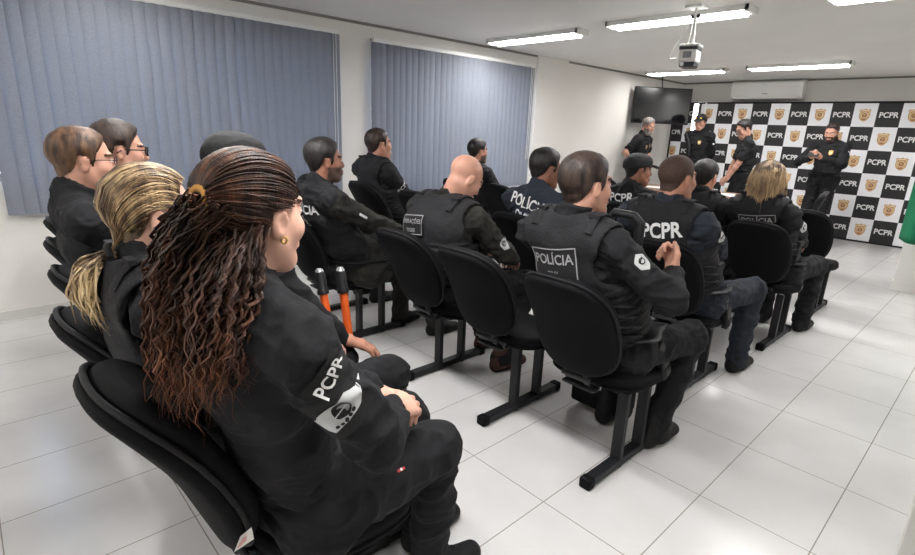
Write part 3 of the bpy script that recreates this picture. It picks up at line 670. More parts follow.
# a column beside the camera and one at the end of the aisle
struct('trim_4', MB().box((.155, 1.27, ZC / 2), (.33, .3, ZC), bev=.004), mat('grey_column', srgb(190, 188, 184), .8, bump=.06, bscale=140))  # column gets one even colour, slightly greyer than the walls
cl = MB().box((-.56, 7.2, ZC / 2), (.32, .5, ZC)); cl.box((-.56, 7.2, .05), (.35, .53, .1)); struct('trim_5', cl, M['wall'])
for i, (y0, y1, z0, z1) in enumerate(WIN):
    fr = MB(); xf = XL - .1
    for y in (y0, (y0 + y1) / 2, y1): fr.box((xf, min(max(y, y0 + .025), y1 - .025), (z0 + z1) / 2), (.05, .05, z1 - z0))
    for z in (z0 + .025, z1 - .025): fr.box((xf, (y0 + y1) / 2, z), (.05, y1 - y0, .05))
    w = struct('window_%d' % (i + 1), fr, M['alu'])
    for k in (0, 1): struct('pane', MB().box((xf, y0 + (y1 - y0) * (.25 + .5 * k), (z0 + z1) / 2), (.006, (y1 - y0) / 2 - .05, z1 - z0 - .06)), M['glassw'], w)

# vertical blinds
d = Nd('blind_fabric'); tcn = d.n('ShaderNodeTexCoord'); n1 = d.n('ShaderNodeTexNoise', i_Scale=160.0, i_Detail=2.0); d.l(tcn.outputs['Object'], n1.inputs['Vector'])
cr = d.n('ShaderNodeValToRGB'); cr.color_ramp.elements[0].color = srgb(136, 140, 150); cr.color_ramp.elements[1].color = srgb(150, 154, 165); cr.color_ramp.elements[0].position = .35; cr.color_ramp.elements[1].position = .65; d.l(n1.outputs['Fac'], cr.inputs[0])
tl = d.n('ShaderNodeBsdfTranslucent'); d.l(cr.outputs[0], tl.inputs[0]); d.l(cr.outputs[0], d.b.inputs['Base Color']); d.b.inputs['Roughness'].default_value = .75
ms = d.n('ShaderNodeMixShader'); ms.inputs[0].default_value = .32; d.l(d.b.outputs[0], ms.inputs[1]); d.l(tl.outputs[0], ms.inputs[2]); d.l(ms.outputs[0], d.N['Material Output'].inputs[0]); M['blind'] = d.m
def blind(y0, y1, z0, z1, label, tilt, rngseed):
    rng = random.Random(rngseed); t = thing('vertical_blind', label, 'blind', (XL + .09, (y0 + y1) / 2, z0), 'vertical blinds on the left wall'); o = V(XL + .09, (y0 + y1) / 2, z0)
    hr = MB().box(V(XL + .06, (y0 + y1) / 2, z1 + .022) - o, (.05, y1 - y0 + .06, .035), None, 0, .004)
    n = int((y1 - y0) / .0795); hr.build('head_rail', M['white_pl'], t)
    for k in range(n + 1):
        y = y0 + (y1 - y0) * k / n; a = tilt + rng.uniform(-2.5, 2.5) + (12 if (rngseed == 2 and k in (1, 9, 20)) else 0); R = rotz(a); sl = MB(); v = []; q = []
        for e in (0, .0015):
            for zz in (z1, z0):
                for u in (-1, -.5, 0, .5, 1): v.append(R @ V(.011 * (1 - u * u) + e, .047 * u, 0) + V(XL + .07 + .004 * (k % 2), y, zz) - o)
        for j in range(4): q.append((j, j + 1, j + 6, j + 5)); q.append((10 + j, 15 + j, 16 + j, 11 + j))
        q += [(0, 5, 15, 10), (4, 14, 19, 9)]; sl.add(v, q); sl.box(V(XL + .072, y, z1 + .004) - o, (.014, .03, .012), None, 1)
        sl.build('slat', [M['blind'], M['white_pl']], t, smooth=True)
    ch = MB()
    for k in range(2): ch.tube([V(XL + .1, y1 + .0 - .03 * k, z1) - o, V(XL + .1, y1 - .03 * k, z0 + .35) - o], .0025, 6)
    ch.build('pull_cord', M['white_pl'], t)
    mb = MB()
    for k in range(2): mb.box(V(XL + .03, y0 + (y1 - y0) * (0 if k == 0 else .97), z1 + .03) - o, (.06, .03, .02))
    mb.build('bracket', M['grey_pl'], t)
blind(.24, 2.76, .76, 2.255, 'wide grey vertical blind nearest the camera, behind the man with thin glasses', -13, 1)
blind(3.22, 5.65, .735, 2.24, 'grey vertical blind farther along the left wall, before the pilaster', -13, 2)

# lights
M['tube'] = mat('lit_tube', (1, 1, 1, 1), .4, emit=(1, .985, .96, 1), estr=22)
def fixture(x, y, label, rz=0, pw=1.):
    t = thing('ceiling_light', label, 'ceiling light', (x, y, ZC), 'fluorescent ceiling lights', rz); W_, D_ = 1.2, .2
    mb = MB(); mb.box((0, 0, -.013), (W_ - .03, D_ - .03, .024)); 
    for s in (1, -1): mb.box((0, s * (D_ / 2 - .006), -.02), (W_, .012, .04)); mb.box((s * (W_ / 2 - .012), 0, -.024), (.024, D_, .048))
    mb.build('housing', M['white_pl'], t); rf = MB(); rf.add([(-W_ / 2 + .03, -.008, -.05), (W_ / 2 - .03, -.008, -.05), (W_ / 2 - .03, 0, -.026), (-W_ / 2 + .03, 0, -.026), (W_ / 2 - .03, .008, -.05), (-W_ / 2 + .03, .008, -.05)], [(0, 1, 2, 3), (3, 2, 4, 5)]); rf.build('reflector', M['white_pl'], t)
    for s in (1, -1):
        MB().tube([(-W_ / 2 + .05, s * .05, -.043), (W_ / 2 - .05, s * .05, -.046)], .017, 10).build('tube', M['tube'], t, smooth=True)
    L = bpy.data.lights.new('tube_glow', 'AREA'); L.shape = 'RECTANGLE'; L.size = W_ - .1; L.size_y = D_ - .05; L.energy = LAMP * pw; L.color = (1, .99, .985); L.spread = math.radians(170)
    lo = bpy.data.objects.new('tube_glow', L); COL.objects.link(lo); lo.parent = t; lo.location = (0, 0, -.062)
    lo.rotation_euler = (0, 0, 0)
    return t
LAMP = 29
fixture(-3.85, 4.62, 'ceiling light at the upper left, closest to the second blind', 0, 1.2)
fixture(-2.28, 4.52, 'long ceiling light just in front of the projector')
fixture(-.6, 4.5, 'ceiling light cut off by the upper right corner', 0, 1.15)
fixture(-3.86, 8.2, 'ceiling light above the wall television', 0, .42)
fixture(-2.36, 8.15, 'ceiling light in front of the air conditioner')
for x in (-3.85, -2.3, -.65): fixture(x, .9, 'ceiling light over the first row, above the picture', 0, .3 if x < -3 else 1.1)
for x in (-3., -.8): fixture(x, -2., 'ceiling light behind the camera')
fixture(.9, 8.2, 'ceiling light past the aisle column')

# projector on its pole
t = thing('projector', 'small white projector hanging from the ceiling on a pole', 'projector', (-2.0, 4.28, ZC)); RX = rotz(12)
MB().box((0, 0, -.01), (.13, .13, .02), None, 0, .004).build('ceiling_plate', M['white_pl'], t)
MB().tube([(0, 0, -.02), (0, 0, -.13), (0, 0, -.26), (0, 0, -.275)], [.01, .012, .022, .05], 14).build('pole', M['white_pl'], t, smooth=True)
mb = MB()
for s in (1, -1): mb.tube([(s * .022, 0, -.075), (s * .022, -.012, -.075)], .008, 10)
mb.box((0, .004, -.075), (.07, .006, .03)); mb.build('screw_plate', M['gun'], t)
MB().box((0, 0, -.285), (.15, .15, .02), RX, 0, .008).build('mount_bracket', M['white_pl'], t); MB().box((0, 0, -.305), (.135, .16, .025), RX, 0, .006).build('top_band', M['dark_pl'], t)
MB().box((0, 0, -.36), (.13, .17, .09), RX, 0, .012).build('body', M['white_pl'], t); MB().box((0, 0, -.42), (.115, .15, .045), RX, 0, .014).build('lower_housing', M['dark_pl'], t)
MB().box(RX @ V(0, -.087, -.355), (.06, .006, .045), RX, 0, .002).build('vent', M['grey_pl'], t); MB().tube([RX @ V(-.03, -.07, -.42), RX @ V(-.03, -.09, -.42)], .018, 14).build('lens', M['screen'], t, smooth=True)
MB().tube([(-.015, 0, -.05), (-.04, -.02, -.16), (-.12, -.05, -.3), (-.13, -.05, -.37), (-.08, -.04, -.37)], .004, 6).build('cable', M['white_pl'], t, smooth=True)
# smoke detector cut by the top edge
t = thing('smoke_detector', 'small dark sensor on the ceiling at the top edge', 'sensor', (-2.13, 3.29, ZC)); MB().tube([(0, 0, 0), (0, 0, -.02), (0, 0, -.035)], [.05, .05, .03], 18).build('base', M['dark_pl'], t, smooth=True); MB().tube([(0, 0, -.03), (0, 0, -.05)], [.02, .015], 12).build('sensor_cap', M['gun'], t, smooth=True)

# television on an arm in the corner
TVc = V(-4.4, 8.67, 1.93); t = thing('television', 'large black flat screen television on the wall in the far left corner', 'television', tuple(TVc)); RT = rotz(55)
fr = MB().box((0, 0, 0), (1.0, .05, .57), RT, 0, .008).build('casing', M['gun'], t); MB().box(RT @ V(0, -.027, .005), (.97, .004, .53), RT).build('screen', M['screen'], t)
MB().box(RT @ V(0, .05, 0), (.5, .06, .34), RT, 0, .01).build('rear_housing', M['gun'], t)
q = RT @ V(0, .08, 0); mb = MB(); mb.tube([q, q + V(-.1, .06, 0), V(XL + .02, 8.95, 1.95) - TVc], .02, 10); mb.box(V(XL + .012, 8.95, 1.95) - TVc, (.024, .2, .3)); mb.build('wall_arm', M['gun'], t)
mb = MB(); mb.tube([RT @ V(0, .05, .28), RT @ V(0, .09, .4), V(-.1, .1, .46)], .008, 8); mb.build('cable', M['gun'], t, smooth=True)

# air conditioner
t = thing('air_conditioner', 'white split air conditioner high on the back wall', 'air conditioner', (-3.3, YB - .1, 2.1)); W_ = 1.1
prof = [(.1, 0), (-.06, .0), (-.1, .05), (-.11, .12), (-.1, .27), (-.06, .3), (.1, .3)]; mb = MB(); v = [(s * W_ / 2, a, b) for s in (-1, 1) for a, b in prof]; n = len(prof)
mb.add(v, [tuple(range(n)), tuple(range(2 * n - 1, n - 1, -1))] + [(i, n + i, n + (i + 1) % n, (i + 1) % n) for i in range(n)]); mb.build('casing', M['white_pl'], t, bevel=.012)
MB().box((0, -.088, .035), (W_ - .1, .012, .06), rotx(-38), 0, .003).build('louvre', M['white_pl'], t); MB().box((0, -.116, .17), (W_ - .03, .006, .19), rotx(3), 0, .002).build('front_panel', M['white_pl'], t); MB().box((0, -.12, .09), (.08, .003, .012)).build('badge', M['grey_pl'], t)
MB().box((0, -.065, .005), (W_ - .12, .05, .012)).build('outlet', M['grey_pl'], t)

# backdrop
YD = 9.93; CW, CH = .2845, .3335; x0 = -4.28; t = thing('backdrop', 'black and white checkered backdrop with gold badges and white lettering', 'backdrop', (x0 + 4.5 * CW, YD, 0)); o = V(x0 + 4.5 * CW, YD, 0)
mb = MB(); tv, tf = text_geo('PCPR', .105, .028, .92)
for i in range(-2, 13):
    for j in range(6):
        xa, za = x0 + i * CW, 2.03 - j * CH; wh = (i + j) % 2 == 0; c = V(xa + CW / 2, YD, za - CH / 2)
        mb.box(c - o, (CW, .012, CH), None, 1 if wh else 0)
        F = lambda P, dy: [c + V(a, -.007 - dy, b) - o for a, b in P]
        if wh:
            for (sv, sf), dy, mi in ((shield(.145, .185), .001, 3), (shield(.118, .155), .0018, 4), (shield(.105, .14), .0026, 3), (disc2(0, .0, .041), .0034, 4), (disc2(0, 0, .032), .0042, 5), (poly2([(-.055, .055), (.055, .055), (.05, .07), (-.05, .07)]), .0042, 4), (poly2([(0, -.022), (.014, -.004), (.02, .016), (0, .024), (-.02, .016), (-.014, -.004)]), .005, 3), (poly2([(-.04, -.06), (0, -.072), (.04, -.06), (0, -.055)]), .0042, 5)): mb.add(F(sv, dy), sf, mi)
        else: mb.add(F(tv, .001), tf, 2)
mb.build('banner', [M['bd_black'], M['bd_white'], M['white_ink'], M['goldpr'], M['goldlt'], M['goldred']], t)
mb = MB(); xa, xb = x0 - 2 * CW, x0 + 13 * CW
for z in (2.045, .015): mb.tube([V(xa, YD + .02, z) - o, V(xb, YD + .02, z) - o], .014, 8)
for x in (xa, (xa + xb) / 2, xb): mb.tube([V(x, YD + .03, .0) - o, V(x, YD + .03, 2.05) - o], .014, 8); mb.box(V(x, YD + .06, .008) - o, (.05, .3, .016))
mb.build('frame', M['gun'], t)
# white lit frame standing before the banner
t = thing('light_panel', 'tall white lit strip standing in front of the backdrop beside the capped officer', 'lamp', (-4.1, 9.35, 0)); M['strip'] = mat('lit_strip', (1, 1, 1, 1), .5, emit=(1, 1, 1, 1), estr=3)
MB().box((-.02, 0, 1.32), (.075, .03, 1.36), None, 0, .006).build('diffuser', M['strip'], t); mb = MB(); mb.tube([(.13, .02, 1.72), (.13, .02, 2.03), (0, .02, 2.03)], .014, 8); mb.tube([(0, .02, .0), (0, .02, .7)], .014, 8); mb.build('stand', M['white_pl'], t); mb = MB()
for a in range(3): mb.tube([(0, .02, .22), (.2 * math.cos(a * 2.09), .02 + .2 * math.sin(a * 2.09), .01)], .01, 8)
mb.build('tripod', M['white_pl'], t)
# dark pole by the left end of the banner
t = tag(MB().tube([(-4.72, 9.8, 0), (-4.72, 9.8, 1.68)], .016, 10).build('pole', M['gun'], None, smooth=True), 'thin dark pole at the left end of the backdrop', 'pole')

# table with papers
t = thing('table', 'brown table with papers in front of the standing officers', 'table', (-3.05, 7.2, 0)); MB().box((0, 0, .735), (1.9, .9, .03), None, 0, .004).build('tabletop', M['wood'], t); MB().box((0, -.3, .5), (1.7, .02, .38)).build('modesty_panel', M['wood'], t)
for sx in (1, -1):
    for sy in (1, -1): MB().box((sx * .88, sy * .36, .36), (.05, .05, .72)).build('leg', M['steel'], t)
for i, (x, y, a, w, h, l) in enumerate(((-3.55, 7.2, 10, .3, .21, 'white sheet of paper at the left end of the table'), (-3.1, 7.2, -20, .3, .21, 'white sheet of paper in the middle of the table'), (-2.75, 7.25, 15, .42, .3, 'largest white sheet on the table, by the man in glasses'), (-2.4, 7.15, 40, .3, .21, 'white sheet at the right end of the table'))):
    tag(MB().box((0, 0, 0), (w, h, .004), rotz(a)).build('paper_sheet', M['paper']), l, 'paper', 'papers on the table').location = (x, y, .7525)

# flag on a pole beside the aisle column
t = thing('flag', 'green cloth flag hanging by the white column at the right edge', 'flag', (-.42, 6.3, 0))
mb = MB(); nu, nv = 26, 22
for j in range(nv + 1):
    for i in range(nu + 1):
        u, w = i / nu, j / nv; x = .18 - .46 * (1 - u) * min(1, .4 + 1.3 * w); z = 1.95 - 1.33 * w - .1 * u * (1 - w) - .05 * math.sin(3 * u) * w
        mb.v.append((x, .05 * math.sin(u * 17 + w * 2) * (.35 + w * .65), z))
for j in range(nv):
    for i in range(nu): a = j * (nu + 1) + i; mb.f.append((a, a + 1, a + nu + 2, a + nu + 1)); mb.mi.append(0)
fl = mb.build('cloth', M['flag'], t, smooth=True); md = fl.modifiers.new('s', 'SOLIDIFY'); md.thickness = .004
MB().tube([(.2, 0, 0), (.2, 0, 2.05)], .014, 10).build('flagpole', M['alu'], t, smooth=True); MB().tube([(.2, 0, 0), (.2, 0, .05)], [.13, .1], 18).build('base', M['gun'], t, smooth=True)

# ------------------------------------------------------------------ chairs
def rsheet(w0, w1, h, n=40, pw=3.2):
    """rounded outline, w0 wide at the bottom, w1 at the top"""
    out = []
    for i in range(n):
        a = 2 * PI * i / n; c, s = math.cos(a), math.sin(a); x = abs(c) ** (2 / pw) * (1 if c >= 0 else -1); y = abs(s) ** (2 / pw) * (1 if s >= 0 else -1); w = w0 + (w1 - w0) * (y + 1) / 2; out.append((x * w / 2, y * h / 2))
    return out
def pad(outline, thick, fn, dome=.012, rim=.014):
    """cushion: rings from the edge inwards on both faces; fn maps (a, b, depth) to space"""
    rings = [(1.0, 0.0), (1.0, thick * .45), (.97, thick * .8), (.9, thick), (.6, thick + dome * .7), (.25, thick + dome)]; v = []; f = []; n = len(outline)
    for k, (s, d_) in enumerate(rings):
        for a, b in outline: v.append(fn(a * s, b * s, d_))
    for k in range(len(rings) - 1):
        for i in range(n): j = (i + 1) % n; f.append((k * n + i, k * n + j, (k + 1) * n + j, (k + 1) * n + i))
    f.append(tuple(range(n))[::-1]); f.append(tuple((len(rings) - 1) * n + i for i in range(n))); return v, f
BK0, BK1 = V(0, -.225, .5), V(0, -.445, .925)
def backmap(a, b, dd):
    ax = unit(BK1 - BK0); nr = np.cross(V(1, 0, 0), ax); nr = -nr if nr[1] < 0 else nr; m = (BK0 + BK1) / 2
    cv = -.14 * (a / .22) ** 2 * .18 * -1; lum = .035 * math.cos(b / .235 * PI * .5) - .02
    return m + V(1, 0, 0) * a + ax * b + nr * (dd + .5 * a * a + lum)
def chair_meshes():
    R = {}
    ol = rsheet(.4, .39, .49, 44, 3.0); ol2 = [(a * 1.03, b * 1.025) for a, b in ol]
    mb = MB(); v, f = pad(ol, .05, backmap, .012); mb.add(v, f); R['back_cushion'] = mb.mesh('back_cushion', M['fabric'], True)
    mb = MB(); v, f = pad(ol2, -.034, backmap, -.012); mb.add(v, [q[::-1] for q in f]); R['back_shell'] = mb.mesh('back_shell', M['plastic'], True)
    mb = MB(); e = [backmap(a * 1.01, b * 1.01, .002) for a, b in ol2]; mb.tube(e + e[:2], .007, 8, cap=False); R['edge_trim'] = mb.mesh('edge_trim', M['vinyl'], True)
    so = rsheet(.43, .45, .44, 44, 3.4)
    sm = lambda a, b, dd: V(a, b + .02, .412 + dd + .02 * max(0, -b / .22) - .03 * max(0, b / .22 - .55) ** 2 * 4)
    mb = MB(); v, f = pad(so, .045, sm, .012); mb.add(v, f); R['seat_cushion'] = mb.mesh('seat_cushion', M['fabric'], True)
    mb = MB(); v, f = pad([(a * 1.015, b * 1.015) for a, b in so], -.022, sm, -.006); mb.add(v, [q[::-1] for q in f]); R['seat_shell'] = mb.mesh('seat_shell', M['plastic'], True)
    mb = MB()
    for s in (1, -1): mb.tube([(s * .05, -.02, .395), (s * .05, -.17, .395), (s * .05, -.225, .425), (s * .05, -.255, .5), (s * .05, -.30, .6)], .016, 8, flat=.5)
    mb.box((0, -.12, .392), (.16, .2, .012)); R['back_bracket'] = mb.mesh('back_bracket', M['steel'], True)
    mb = MB(); mb.tube([(.05, -.225, .445), (.12, -.23, .44), (.125, -.245, .435)], .007, 8); mb.tube([(-.07, -.235, .445), (.07, -.235, .445)], .014, 12); R['tilt_knob'] = mb.mesh('tilt_knob', M['dsteel'], True)
    mb = MB(); mb.box((0, 0, .385), (.38, .05, .03)); mb.box((0, 0, .4), (.3, .3, .008)); R['beam'] = mb.mesh('beam', M['steel'])
    mb = MB(); mb.box((0, -.02, .19), (.05, .03, .37), None, 0, .003); R['upright'] = mb.mesh('upright', M['steel'])
    mb = MB(); mb.box((0, 0, .027), (.05, .62, .036), None, 0, .004); R['foot_rail'] = mb.mesh('foot_rail', M['steel'])
    mb = MB(); mb.box((0, 0, .025), (.056, .05, .05), None, 0, .01); R['end_cap'] = mb.mesh('end_cap', M['plastic'])
    return R
CM = chair_meshes(); CHAIRS = []
def chair(x, y, label, group, tx=.14, rz=0, zs=1., base=True, dy=0.):
    t = thing('chair', label, 'chair', (x, y, 0), group, math.radians(rz)); t.scale = (1, 1, zs)
    for n in ('back_cushion', 'back_shell', 'edge_trim', 'seat_cushion', 'seat_shell', 'back_bracket', 'tilt_knob', 'beam'): link(n, CM[n], t)
    if base:
        for yy in (-.05, .14): u = link('upright', CM['upright'], t); u.location = (tx, yy + dy, 0)
        r = link('foot_rail', CM['foot_rail'], t); r.location = (tx, dy, 0)
        for s in (1, -1): c = link('end_cap', CM['end_cap'], r); c.location = (0, s * .3, 0)
    CHAIRS.append(t); return t
gA, gB, gC, gD = 'first row of black chairs', 'second row of black chairs', 'third row of black chairs', 'fourth row of black chairs'
ch0 = chair(-1.17, .585, 'black chair with a paper sticker on its edge, under the woman with long curly hair', gA, -.12, 0, 1.025, dy=.2)
mb = MB(); mb.add([(.205, -.29, .565), (.21, -.276, .60), (.207, -.25, .607), (.204, -.246, .572)], [(0, 1, 2, 3)]); mb.add([(.2055, -.285, .57), (.2105, -.272, .592), (.2075, -.262, .594), (.2045, -.262, .575)], [(0, 1, 2, 3)], 1); STK = mb
chair(-1.70, .60, 'black chair under the woman with the blonde ponytail', gA, -.05, dy=.24)
chair(-2.24, .655, 'black chair under the man in the black cap in the first row', gA, -.05, dy=.2)
chair(-2.8, .70, 'black chair under the man with sandy hair and thin glasses', gA)
chair(-3.38, .76, 'black chair under the man in thick dark glasses', gA)
chair(-4.05, .85, 'empty black chair farthest left in the first row, by the wall', gA)
chair(-1.14, 2.05, 'black chair under the man with the raised fist, its base rail nearest the camera', gB, .15)
chair(-1.69, 2.06, 'empty black chair between the bald man and the man with the raised fist', gB, .07)
chair(-2.22, 2.07, 'black chair in front of the man with the bald bowed head', gB, -.03)
chair(-3.08, 1.84, 'black chair under the bearded man behind the orange handles', gB, .1, dy=.12)
chair(-3.72, 2.02, 'black chair at the left under the person in a black hood', gB)
chair(-1.26, 3.1, 'black chair under the man with PCPR on his vest', gC, .13)
chair(-2.28, 3.06, 'black chair under the man in the slate shirt with white lettering', gC)
chair(-3.02, 2.82, 'black chair beside the upright man in a vest before the blinds, on his right', gC, .14, 0, 1.08)
chair(-3.74, 2.83, 'black chair under the upright man in a vest before the second blind', gC, .14, 0, 1.08)
chair(-1.18, 4.32, 'black chair under the blonde woman with loose hair', gD, .14)
chair(-1.68, 4.32, 'black chair under the dark-haired person between the vest man and the blonde woman', gD)
chair(-2.2, 4.32, 'black chair under the man in the cap with PCPR on his back', gD)
chair(-3.62, 4.35, 'empty black chair to the right of the bearded man near the blinds', gD)
chair(-4.2, 4.3, 'black chair under the bearded man near the second blind', gD)
chair(-1.18, 5.4, 'empty black chair in the last row before the phone man', None, .14)
def office_chair(x, y, rz, label):
    t = thing('office_chair', label, 'chair', (x, y, 0), None, math.radians(rz)); ol = rsheet(.5, .42, .5, 40, 2.6)
    bm_ = lambda a, b, dd: V(a, -.24 - b * .22 + dd + a * a * .6, .66 + b)
    mb = MB(); v, f = pad(ol, .07, bm_, .02); mb.add(v, f); mb.build('backrest', M['leather'], t, smooth=True); mb = MB(); v, f = pad(rsheet(.5, .52, .5, 40, 3), .08, lambda a, b, dd: V(a, b, .4 + dd), .02); mb.add(v, f); mb.build('seat', M['leather'], t, smooth=True)
    for s in (1, -1): MB().tube([(s * .24, -.2, .45), (s * .31, -.15, .6), (s * .31, .1, .63), (s * .28, .15, .45)], .022, 8).build('armrest', M['plastic'], t, smooth=True)
    MB().tube([(0, 0, .1), (0, 0, .42)], .028, 12).build('gas_column', M['steel'], t, smooth=True); mb = MB()
    for k in range(5): mb.tube([(0, 0, .13), (.28 * math.cos(k * 1.257), .28 * math.sin(k * 1.257), .075)], [.03, .018], 8)
    mb.build('star_base', M['plastic'], t, smooth=True)
    for k in range(5): c, s = math.cos(k * 1.257), math.sin(k * 1.257); MB().tube([(.29 * c - .015 * s, .29 * s + .015 * c, .035), (.29 * c + .015 * s, .29 * s - .015 * c, .035)], .034, 12).build('caster', M['plastic'], t, smooth=True)
office_chair(-1.82, 7.3, 98, 'black leather swivel chair in front of the man holding a phone'); office_chair(-3.85, 6.35, 20, 'black swivel chair at the left end of the table, by the grey-haired man')
# ------------------------------------------------------------------ the people
rng = random.Random(7)
STK.build('sticker', [M['paper'], mat('pink_print', srgb(222, 170, 165), .7)], ch0)
LAP = [((.10, .29, .66), (-.35, .9, -.2), (.1, .2, 1), .35), ((-.10, .29, .66), (.35, .9, -.2), (-.1, .2, 1), .35)]
gS = None
# first row
o = person('woman with long curly brown hair seated nearest the camera in black uniform', (-1.08, .51), headw=(-1.01, .405, 1.285), yaw=18, pitch=-2, skin='skin_light', hair=None, hcol='h_brown', fem=True, hip=(0, 0, .55), shf=.04, shw=.18, shdrop=.065,
           hands=[((.12, .19, .765), (-.3, .9, -.1), (.45, .2, .85), (.5, .45, .42, .4)), ((-.05, .24, .735), (.75, .6, -.05), (-.1, .1, 1), (.5, .5, .5, .5))], elbow=((1, -.25, -.55), (-1, -.3, -.4)), knees=[(.07, .385, .555), (-.13, .43, .545)], feet=[(.02, .42, .09), (-.13, .50, .09)], hb=.004, hc=.006, seed=2.3, bow=.02, belt=False, armr=1.02, hs=1.0,
           decals=[dict(on='shirt', at=arm_at(0, .42, 28, 12), layers=[(gridrect(.105, .1, 10, 10), .005, 0), (hexa(.118, .05, .22), .008, 1), (disc2(.008, .004, .019), .010, 0), (disc2(.014, .006, .012), .0115, 2), (disc2(.002, .002, .0125), .013, 0), (poly2([(-.012, .001), (.026, .011), (.026, .0135), (-.012, .0035)]), .0145, 1)] + [(disc2(-.022 + .0105 * k, -.0165 - .003 * math.sin(k * .8), .0042, 8), .010, 0) for k in range(5)], mats=[M['patch'], M['patch_w'], M['grey_ink']], name='arm_badge'),
                   dict(on='shirt', at=arm_at(0, .17, 0, 25), layers=[(gridrect(.1, .06, 8, 5), .005, 0), (lab('PCPR', .038, .02, .9), .009, 1)], mats=[M['patch'], M['white_ink']], name='shoulder_patch'),
                   dict(on='tr', at=lambda o: (lerp(o['HJ'][0], o['K'][0], .52) + V(.08, 0, .07), V(.6, -.05, .75), V(0, 1, 0)), layers=[(gridrect(.007, .022, 2, 3), .003, 0), (gridrect(.007, .006, 2, 2), .0045, 1)], mats=[M['red'], M['white_ink']], name='thread_tag')])
hero = o; T = o['T']
# epaulette seam / vest strap ridge across the shoulder and pocket seams
shl = hair_shell(o, 'h_brown')
tie = (0, -.112, .035); hero_s = pulled(o, tie, ['h_brown', 'h_brown', 'h_dark', 'h_mid'], rng, 230, 8, shl, .0042)
MB().tube([T((.02 * math.cos(a), -.114 + .008 * math.cos(a * 2) * 0, .035 + .02 * math.sin(a))) - o['base'] for a in np.linspace(0, 2 * PI, 17)], .007, 8, cap=False).build('hair_tie', M['elastic'], shl, smooth=True)
Wp = lambda L: [V(*p) for p in L]
cols = ['h_brown', 'h_brown', 'h_mid', 'h_mid', 'h_tips']
st = [T(p) for p in ((-.05, -.1, .02), (0, -.12, .035), (.05, -.1, .02))]
locks(o, st, Wp([(-1.14, .275, .98), (-1.07, .245, .94), (-.99, .23, .925), (-.92, .25, .95)]), Wp([(-1.11, .28, 1.2), (-1.05, .26, 1.18), (-1.0, .245, 1.17), (-.95, .26, 1.18)])[:3], 380, cols, rng, 'ponytail_locks', shl, .0038, .0065, 8.5, .016, 26)
st = [T(p) for p in ((-.07, -.04, -.01), (-.05, -.075, -.03), (0, -.095, -.03), (.05, -.075, -.03), (.074, -.035, -.01))]
locks(o, st, Wp([(-1.14, .3, 1.0), (-1.08, .265, .96), (-1.0, .25, .94), (-.91, .27, .965), (-.865, .315, 1.02)]), Wp([(-1.11, .32, 1.15), (-1.06, .285, 1.13), (-1.0, .27, 1.13), (-.93, .295, 1.14), (-.9, .34, 1.16)]), 430, cols, rng, 'loose_locks', shl, .0037, .006, 8.5, .015, 26)
for s in (1, -1): MB().tube([T((s * .081 + .002 * math.cos(a) * s, .0, -.041 + .006 * math.sin(a))) - o['base'] + V(0, .004 * math.cos(a), 0) for a in np.linspace(0, 2 * PI, 13)], .0024, 6, cap=False).build('earring', M['gold'], o['root'], smooth=True)

o = person('woman with a blonde ponytail seated second in the first row', (-1.56, .48), headw=(-1.5, .345, 1.225), yaw=-3, pitch=2, skin='skin_light', hair=None, hcol='h_dark', fem=True, vest=True, bow=.02, seed=4.1, hb=.0055, hc=.007,
           hands=[((.07, .50, .645), (-.25, .9, -.22), (.2, .2, 1), .3), ((-.14, .33, .66), (.3, .9, -.2), (-.1, .2, 1), .35)], elbow=((1, -.4, -.6), (-1, -.4, -.5)), knees=[(.06, .60, .545), (-.15, .5, .54)], feet=[(.08, .62, .09), (-.15, .58, .09)])
T = o['T']; sh = hair_shell(o, 'h_bl_a'); tie = (0, -.112, -.095)
pulled(o, tie, ['h_bl_a', 'h_bl_b', 'h_bl_m', 'h_bl_m', 'h_bl_a'], rng, 620, 11, sh, .0036)
MB().tube([T((.024 * math.cos(a), -.113 + .0 * a, -.095 + .02 * math.sin(a))) - o['base'] for a in np.linspace(0, 2 * PI, 17)], .008, 8, cap=False).build('hair_tie', M['patch'], sh, smooth=True)
locks(o, [T((0, -.11, -.095))] * 2, [T((-.035, -.15, -.255)), T((.03, -.155, -.25))], [T((-.03, -.175, -.155)), T((.025, -.175, -.155))], 170, ['h_bl_a', 'h_bl_b', 'h_bl_b'], rng, 'ponytail_locks', sh, .0042, .0022, 2, .011)
for s in (1, -1): MB().tube([T((s * .081, .004 * math.cos(a), -.046 + .006 * math.sin(a))) - o['base'] for a in np.linspace(0, 2 * PI, 11)], .0022, 6, cap=False).build('earring', M['gold'], o['root'], smooth=True)

person('man in a black cap leaning forward behind the curly-haired woman', (-2.2, .66), headw=(-1.99, .745, 1.29), yaw=-12, pitch=-8, skin='skin_tan', hair='buzz', hcol='h_buzz', cap='patch', seed=6.2, hb=.006, bow=.04, hands=[((.53, .35, .615), (.35, .85, -.3), (.1, .2, 1), .3), LAP[1]], elbow=((.1, -.3, -1), (-1, -.3, -.5)))
person('man with sandy hair and thin glasses in a black jacket', (-2.72, .62), headw=(-2.56, .365, 1.28), yaw=-2, pitch=-3, hs=1.04, skin='skin_pink', hair='crew', hcol='h_sandy', glasses='thin', seed=8.4, hb=.0055, hc=.007, bow=.05, bulk=1.06)
person('man with dark hair and thick dark glasses half hidden at the far left', (-3.32, .7), headw=(-2.83, .545, 1.305), yaw=-4, pitch=-4, skin='skin_pink', hair='short', hcol='h_dark', glasses='thick', seed=9.7, hb=.006, hs=1.02)
